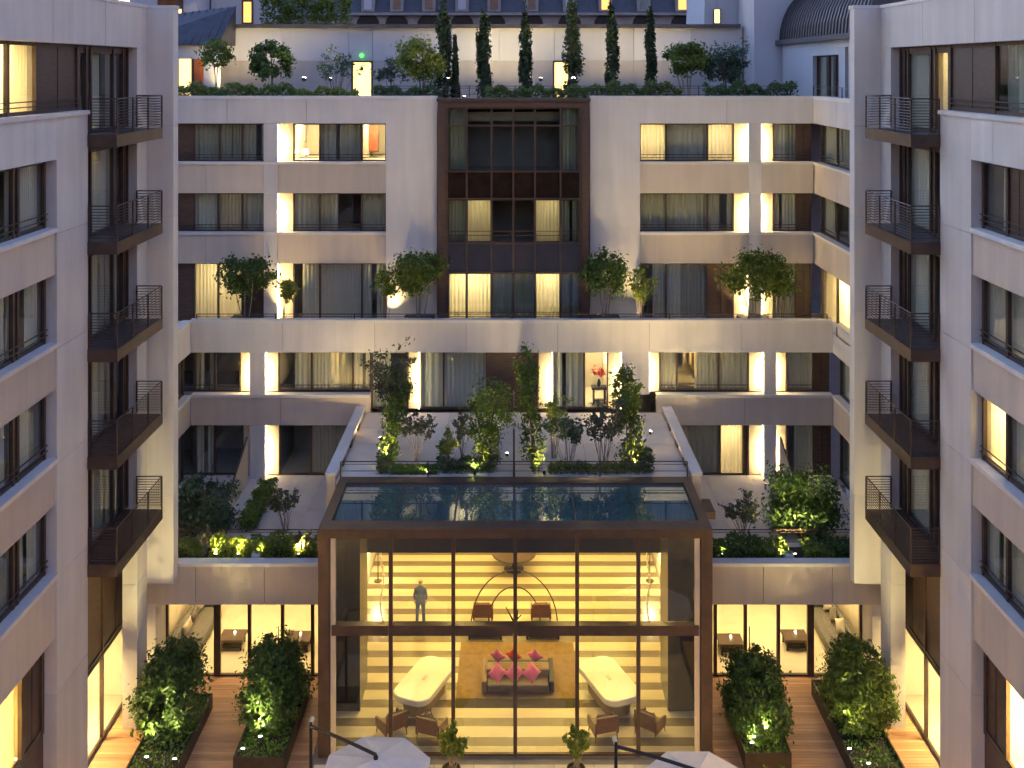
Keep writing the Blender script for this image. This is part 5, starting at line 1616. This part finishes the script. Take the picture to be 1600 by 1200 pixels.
for k, (dx, m_) in enumerate(((-0.75, 'pink'), (-0.15, 'red'), (0.65, 'pink'))):
    cu = cushion(0.46, 0.2).build("throw_cushion", M[m_], None, True)
    cu.location = (0.14 + dx, 38.3, 0.66)
    cu.rotation_euler = (0.45, math.radians(45), 0)
    tag(cu, ("pink cushion half hidden behind the sofa back, towards the standing man", "red cushion peeping over the middle of the sofa back", "pink cushion half hidden behind the sofa back, towards the second counter")[k], "cushion")
for px, lab in ((758, "low dark bench behind the rug, on the standing man's side"), (848, "low dark bench behind the rug, opposite the man's side")):
    low_table("bench", lab, XA(px, 40.7), 40.75, 1.45, 0.5, 0.42, 'chairwood', 0, "bench")
armchair("mahogany armchair under the bronze arch, towards the standing man", XA(755, 42.0), 42.0, math.pi, 'chairwood', 'tan', 0.82)
armchair("mahogany armchair under the bronze arch, away from the standing man", XA(845, 42.0), 42.0, math.pi, 'chairwood', 'tan', 0.82)
rt = empty("round_table", (0, 46.3, 0.002), "round brown table at the back of the lobby, cut by the lintel", "table")
MB(local=True).lathe((0, 0, 0.68), [(0.9, 0.0), (1.0, 0.02), (1.0, 0.08), (0.95, 0.10)], 28).build("table_top", M['walnut'], rt)
MB(local=True).lathe((0, 0, 0), [(0.45, 0.0), (0.45, 0.04), (0.1, 0.1), (0.12, 0.68)], 16).build("pedestal", M['dark'], rt)
ar = empty("arch_sculpture", (0.02, 41.6, 0.0), "thin bronze arch standing over two armchairs in the lobby", "sculpture")
for r_, dy, hh in ((1.75, 0.0, 2.25), (1.05, 0.25, 1.45)):
    mb = MB(local=True)
    mb.path([(r_ * math.cos(t), dy, max(0.0, hh * math.sin(t))) for t in np.linspace(0, math.pi, 25)], 0.028, 6)
    mb.build("arch", M['bronze'], ar)
MB(local=True).box(-1.8, -1.65, -0.08, 0.08, 0, 0.03).build("foot", M['bronze'], ar)
MB(local=True).box(1.65, 1.8, -0.08, 0.08, 0, 0.03).build("foot", M['bronze'], ar)
tw = empty("branch_sculpture", (XA(803, 41.4), 41.2, 0.0), "small dark branching sculpture between the arch armchairs", "sculpture")
mb = MB(local=True)
for a, b_ in (((0, 0, 0), (-0.05, 0, 0.45)), ((-0.05, 0, 0.45), (-0.32, 0, 0.95)), ((-0.04, 0, 0.3), (0.3, 0.05, 0.62)), ((-0.03, 0, 0.2), (-0.35, -0.05, 0.4)), ((0.1, 0.02, 0.42), (0.16, 0, 0.85))):
    mb.tube(a, b_, 0.04, 7, 0.02)
mb.build("branch", M['dark'], tw)
MB(local=True).lathe((0, 0, 0), [(0.16, 0), (0.16, 0.04)], 14).build("base", M['dark'], tw)
for s, lab in ((-1, "tall white shaded floor lamp deep in the lobby on the man's side"), (1, "tall white shaded floor lamp deep in the lobby, away from the man")):
    o = empty("floor_lamp", (s * 6.0, 45.2, 0.0), lab, "lamp")
    MB(local=True).lathe((0, 0, 0), [(0.18, 0), (0.18, 0.03), (0.02, 0.05), (0.02, 1.5)], 14).build("stand", M['bronze'], o)
    MB(local=True).lathe((0, 0, 1.42), [(0.26, 0), (0.20, 0.40), (0.19, 0.40), (0.25, 0.0)], 18).build("shade", M['bulb'], o)
    lamp('POINT', (s * 6.0, 45.2, 1.62), 25, WARM, 0.15, o)
    c_ = empty("hanging_strand", (s * (5.2 if s < 0 else 5.3), 40.4, 0.0), "pale hanging bead strand by the walnut column on the man's side" if s < 0 else "pale hanging bead strand by the walnut column opposite the man", "sculpture")
    mb = MB(local=True)
    mb.path([(0.06 * math.sin(z * 3.2), 0.05 * math.cos(z * 2.1), z) for z in np.linspace(0.5, 4.6, 30)], 0.03, 6)
    mb.build("strand", M['lacquer'], c_)
    bd = MB(local=True)
    for z in np.linspace(0.5, 4.4, 12):
        bd.lathe((0.06 * math.sin(z * 3.2), 0.05 * math.cos(z * 2.1), z), [(0.01, -0.06), (0.06, -0.02), (0.06, 0.02), (0.01, 0.06)], 8)
    bd.build("beads", M['lacquer'], c_)
# room fittings seen through the lit upper windows
def picture(label, px, py, w, h, m, y):
    p = P(px, py, y)
    o = empty("painting", (p.x, y, p.z), label, "painting")
    MB(local=True).box(-w / 2, w / 2, -0.03, 0.0, -h / 2, h / 2).build("canvas", M[m], o)
    fm = MB(local=True)
    fm.box(-w / 2 - 0.03, w / 2 + 0.03, -0.04, 0.01, h / 2, h / 2 + 0.03)
    fm.box(-w / 2 - 0.03, w / 2 + 0.03, -0.04, 0.01, -h / 2 - 0.03, -h / 2)
    fm.box(-w / 2 - 0.03, -w / 2, -0.04, 0.01, -h / 2, h / 2)
    fm.box(w / 2, w / 2 + 0.03, -0.04, 0.01, -h / 2, h / 2)
    fm.build("picture_frame", M['bronze'], o)
    return o


picture("rust red upright painting in the top floor lit window", 583, 216, 0.5, 1.25, 'rust', Y1 + 2.6)
picture("pale grey picture in the top floor window beside a lamp", 472, 208, 0.35, 0.8, 'curtain', Y1 + 2.8)


def table_lamp(label, x, y, z):
    o = empty("table_lamp", (x, y, z), label, "lamp")
    MB(local=True).lathe((0, 0, 0), [(0.08, 0), (0.08, 0.02), (0.025, 0.05), (0.045, 0.16), (0.015, 0.26)], 12).build("stand", M['bronze'], o)
    MB(local=True).lathe((0, 0, 0.24), [(0.17, 0), (0.12, 0.22), (0.11, 0.22), (0.16, 0)], 16).build("shade", M['bulb'], o)


table_lamp("small lit table lamp in the top floor window with paintings", XA(478, Y1 + 1.4), Y1 + 1.2, Z5a + 0.02)
dsk = low_table("side_table", "dark table in the lit room with red flowers", XA(936, 46.9), 46.9, 0.7, 0.5, 0.75, 'black')
dsk.location.z = 7.33
vs_ = empty("flower_vase", (XA(936, 46.9), 46.9, 8.085), "vase of red flowers in the lit patio room", "vase")
MB(local=True).lathe((0, 0, 0), [(0.06, 0), (0.10, 0.12), (0.05, 0.28), (0.07, 0.32)], 12).build("vase", M['dark'], vs_)
SEED[0] += 1
pts, nr = cloud([(0, 0, 0.62, 0.28, 0.25, 0.25)], 200, 0.3, 0.3, 10)
leaf_obj("blossoms", leaves(pts, nr, 0.10, seed=3), M['red'], vs_)

# ================================================================== parasols
def parasol(label, cx, cyy, px_, py_, rot=0.2):
    o = empty("parasol", (cx, cyy, 0.0), label, "parasol", "parasols in the court")
    r, n, zt_, ze = 1.62, 8, 2.75, 2.38
    for k in range(n):
        a0, a1 = rot + 2 * math.pi * k / n, rot + 2 * math.pi * (k + 1) / n
        A, B = (r * math.cos(a0), r * math.sin(a0)), (r * math.cos(a1), r * math.sin(a1))
        mb = MB(local=True)
        m0 = ((A[0] + B[0]) / 2 * 0.5, (A[1] + B[1]) / 2 * 0.5, (zt_ + ze) / 2 - 0.03)
        mb.add([(0, 0, zt_), (*A, ze), (*B, ze), (*A, ze - 0.12), (*B, ze - 0.12), m0], [(0, 1, 5), (5, 1, 2), (0, 5, 2), (1, 3, 4, 2)])
        mb.build("canopy_panel", M['canvas'], o)
        MB(local=True).tube((0, 0, zt_ - 0.05), (A[0] * 0.98, A[1] * 0.98, ze - 0.04), 0.015, 5).build("rib", M['dark'], o)
    MB(local=True).lathe((0, 0, zt_), [(0.07, -0.02), (0.07, 0.05), (0.02, 0.12)], 10).build("hub", M['dark'], o)
    dx, dy = px_ - cx, py_ - cyy
    MB(local=True).path([(0, 0, zt_ + 0.1), (dx * 0.5, dy * 0.5, zt_ + 0.22), (dx, dy, zt_ + 0.28)], 0.05, 8).build("arm", M['dark'], o)
    MB(local=True).tube((dx, dy, 0.06), (dx, dy, zt_ + 0.4), 0.05, 10).build("mast", M['dark'], o)
    MB(local=True).tube((dx - 0.02, dy + 0.3, zt_ + 0.32), (dx, dy, zt_ + 0.35), 0.07, 8).build("mast_head", M['lacquer'], o)
    MB(local=True).box(dx - 0.45, dx + 0.45, dy - 0.45, dy + 0.45, 0.0, 0.06).build("base_plate", M['dark'], o)
    return o


parasol("off white cantilever parasol showing mast and arm beside the hedge trough", -3.98, 29.5, -6.05, 30.5, 0.35)
parasol("off white parasol of which only the far tip shows, beyond the young shrub", 5.15, 28.85, 2.95, 29.6, 0.39)

# ================================================================== the standing man
def person():
    y = floor_y(973)
    o = empty("person", (XA(657, y), y, 0.0), "bald person in blue grey suit standing in the lobby, seen from behind", "person")
    J = {  # joint: (x, y, z, radius x, radius y); faces +Y
        'pelvis': (0, 0, 0.95, .165, .12), 'waist': (0, 0, 1.10, .165, .115), 'chest': (0, 0.0, 1.30, .19, .125), 'shoulder': (0, -.01, 1.43, .15, .10), 'neck': (0, 0.0, 1.52, .06, .06), 'neck2': (0, 0.015, 1.575, .058, .06),
        'head1': (0, 0.03, 1.63, .075, .085), 'head2': (0, 0.025, 1.70, .078, .095), 'head3': (0, 0.02, 1.765, .05, .06)}
    E = [('pelvis', 'waist'), ('waist', 'chest'), ('chest', 'shoulder'), ('shoulder', 'neck'), ('neck', 'neck2'), ('neck2', 'head1'), ('head1', 'head2'), ('head2', 'head3')]
    for s, t in ((-1, 'l'), (1, 'r')):
        J.update({'sh' + t: (s * .185, -.01, 1.40, .062, .068), 'el' + t: (s * .252, -.05, 1.14, .048, .052), 'wr' + t: (s * .235, .04, .92, .036, .038),
                  'hip' + t: (s * .10, 0, .88, .115, .12), 'kn' + t: (s * .12, .01, .50, .078, .082), 'an' + t: (s * .14, -.01, .10, .062, .068), 'he' + t: (s * .142, -.03, .045, .045, .045), 'to' + t: (s * .17, .17, .035, .045, .034)})
        E += [('shoulder', 'sh' + t), ('sh' + t, 'el' + t), ('el' + t, 'wr' + t), ('pelvis', 'hip' + t), ('hip' + t, 'kn' + t), ('kn' + t, 'an' + t), ('an' + t, 'he' + t), ('he' + t, 'to' + t)]
    names = list(J)
    me = bpy.data.meshes.new("body")
    me.from_pydata([J[n][:3] for n in names], [(names.index(a), names.index(b)) for a, b in E], [])
    ob = bpy.data.objects.new("body", me)
    COL.objects.link(ob)
    ob.modifiers.new("Skin", 'SKIN')
    if not me.skin_vertices:
        return o
    for i, n in enumerate(names):
        sv = me.skin_vertices[0].data[i]
        sv.radius = J[n][3:5]
        sv.use_root = (n == 'pelvis')
    ss = ob.modifiers.new("Subdivision", 'SUBSURF')
    ss.levels = ss.render_levels = 2
    dg = bpy.context.evaluated_depsgraph_get()
    new = bpy.data.meshes.new_from_object(ob.evaluated_get(dg))
    bpy.data.objects.remove(ob)
    new.name = "body"
    new.materials.clear()
    for m in ('suit', 'skin', 'shoe'): new.materials.append(M[m])
    for p in new.polygons:
        c = p.center
        p.use_smooth = True
        p.material_index = 1 if c.z > 1.535 or (c.z < 0.93 and abs(c.x) > 0.215 and c.z > 0.6) else (2 if c.z < 0.085 else 0)
    bo = bpy.data.objects.new("body", new)
    COL.objects.link(bo)
    bo.parent = o
    # hands: palm, four fingers of their own length, thumb
    for s in (-1, 1):
        h = MB(local=True)
        w = Vector((s * .233, .042, .905))
        h.loft([[(w.x + a * .018, w.y + b * .042, z) for a, b in ((-1, -1), (1, -1), (1, 1), (-1, 1))] for z in (.925, .87, .81)])
        for k, ln in enumerate((.070, .082, .078, .060)):
            b0 = Vector((w.x, w.y - .032 + k * .021, .812))
            b1 = b0 + Vector((-s * .008, .004, -ln * .55))
            h.path([b0, b1, b1 + Vector((-s * .022, .006, -ln * .42))], .0095, 6, .0075)
        t0 = Vector((w.x, w.y + .038, .865))
        h.path([t0, t0 + Vector((-s * .01, .028, -.03)), t0 + Vector((-s * .02, .032, -.062))], .011, 6, .009)
        h.build("hand", M['skin'], o, True)
        e = MB(local=True)
        e.loft([[(s * (.080 + d_), .015 + .016 * math.cos(t) , 1.685 + .032 * math.sin(t)) for t in np.linspace(0, 2 * math.pi, 8, endpoint=False)] for d_ in (-.012, .012)])
        e.build("ear", M['skin'], o)
        MB(local=True).lathe((s * .03, .108, 1.695), [(0.002, -.008), (0.010, 0), (0.002, .008)], 8).build("eye", M['shoe'], o)
    MB(local=True).loft([[(a * .009, .112, 1.69), (a * -.009, .112, 1.69), (0, .114, 1.70)] if q == 0 else [(a * .014, .12, 1.655), (-a * .014, .12, 1.655), (0, .138, 1.66)] for q, a in ((0, 1), (1, 1))]).build("nose", M['skin'], o)
    MB(local=True).box(-.022, .022, .104, .112, 1.625, 1.632).build("mouth", M['rust'], o)
    # fringe of hair round the back of the head
    hr = MB(local=True)
    ts = np.linspace(math.radians(180), math.radians(360), 13)
    inner = [(.079 * math.cos(t), .02 + .095 * math.sin(t)) for t in ts]
    outer = [(.087 * math.cos(t), .02 + .105 * math.sin(t)) for t in ts]
    poly = outer + inner[::-1]
    hr.prism(poly, 1.645, 1.715)
    hr.build("hair", M['hair'], o, True)
    # jacket skirt and collar
    jk = MB(local=True)
    el = lambda rx, ry, z: [(rx * math.cos(t), ry * math.sin(t), z) for t in np.linspace(0, 2 * math.pi, 18, endpoint=False)]
    jk.loft([el(.205, .150, .80), el(.190, .142, .98), el(.178, .130, 1.10), el(.195, .135, 1.22)], cap=False)
    jk.build("jacket_skirt", M['suit'], o, True)
    cl = MB(local=True)
    cl.loft([el(.075, .075, 1.495), el(.066, .068, 1.545)], cap=False)
    cl.build("collar", M['suit'], o, True)
    return o


person()
# cameras on the podium piers
for s, lab in ((-1, "small black dome camera on the pier by the sofa salon"), (1, "small black dome camera on the pier past the grey sofa")):
    o = empty("dome_camera", (s * 13.35, 36.93, 2.75), lab, "camera")
    MB(local=True).lathe((0, 0, 0), [(0.03, -0.09), (0.07, -0.04), (0.075, 0.0), (0.06, 0.03)], 12).build("dome", M['dark'], o)
    MB(local=True).box(-0.03, 0.03, 0.0, 0.07, 0.0, 0.04).build("bracket", M['white'], o)
rb_ = MB().bev(6.56, 7.35, 37.3, 38.4, 6.2, 6.5, 0.03).build("vent_box", M['bronze'])
tag(rb_, "low brown vent box beside the atrium roof corner", "vent")
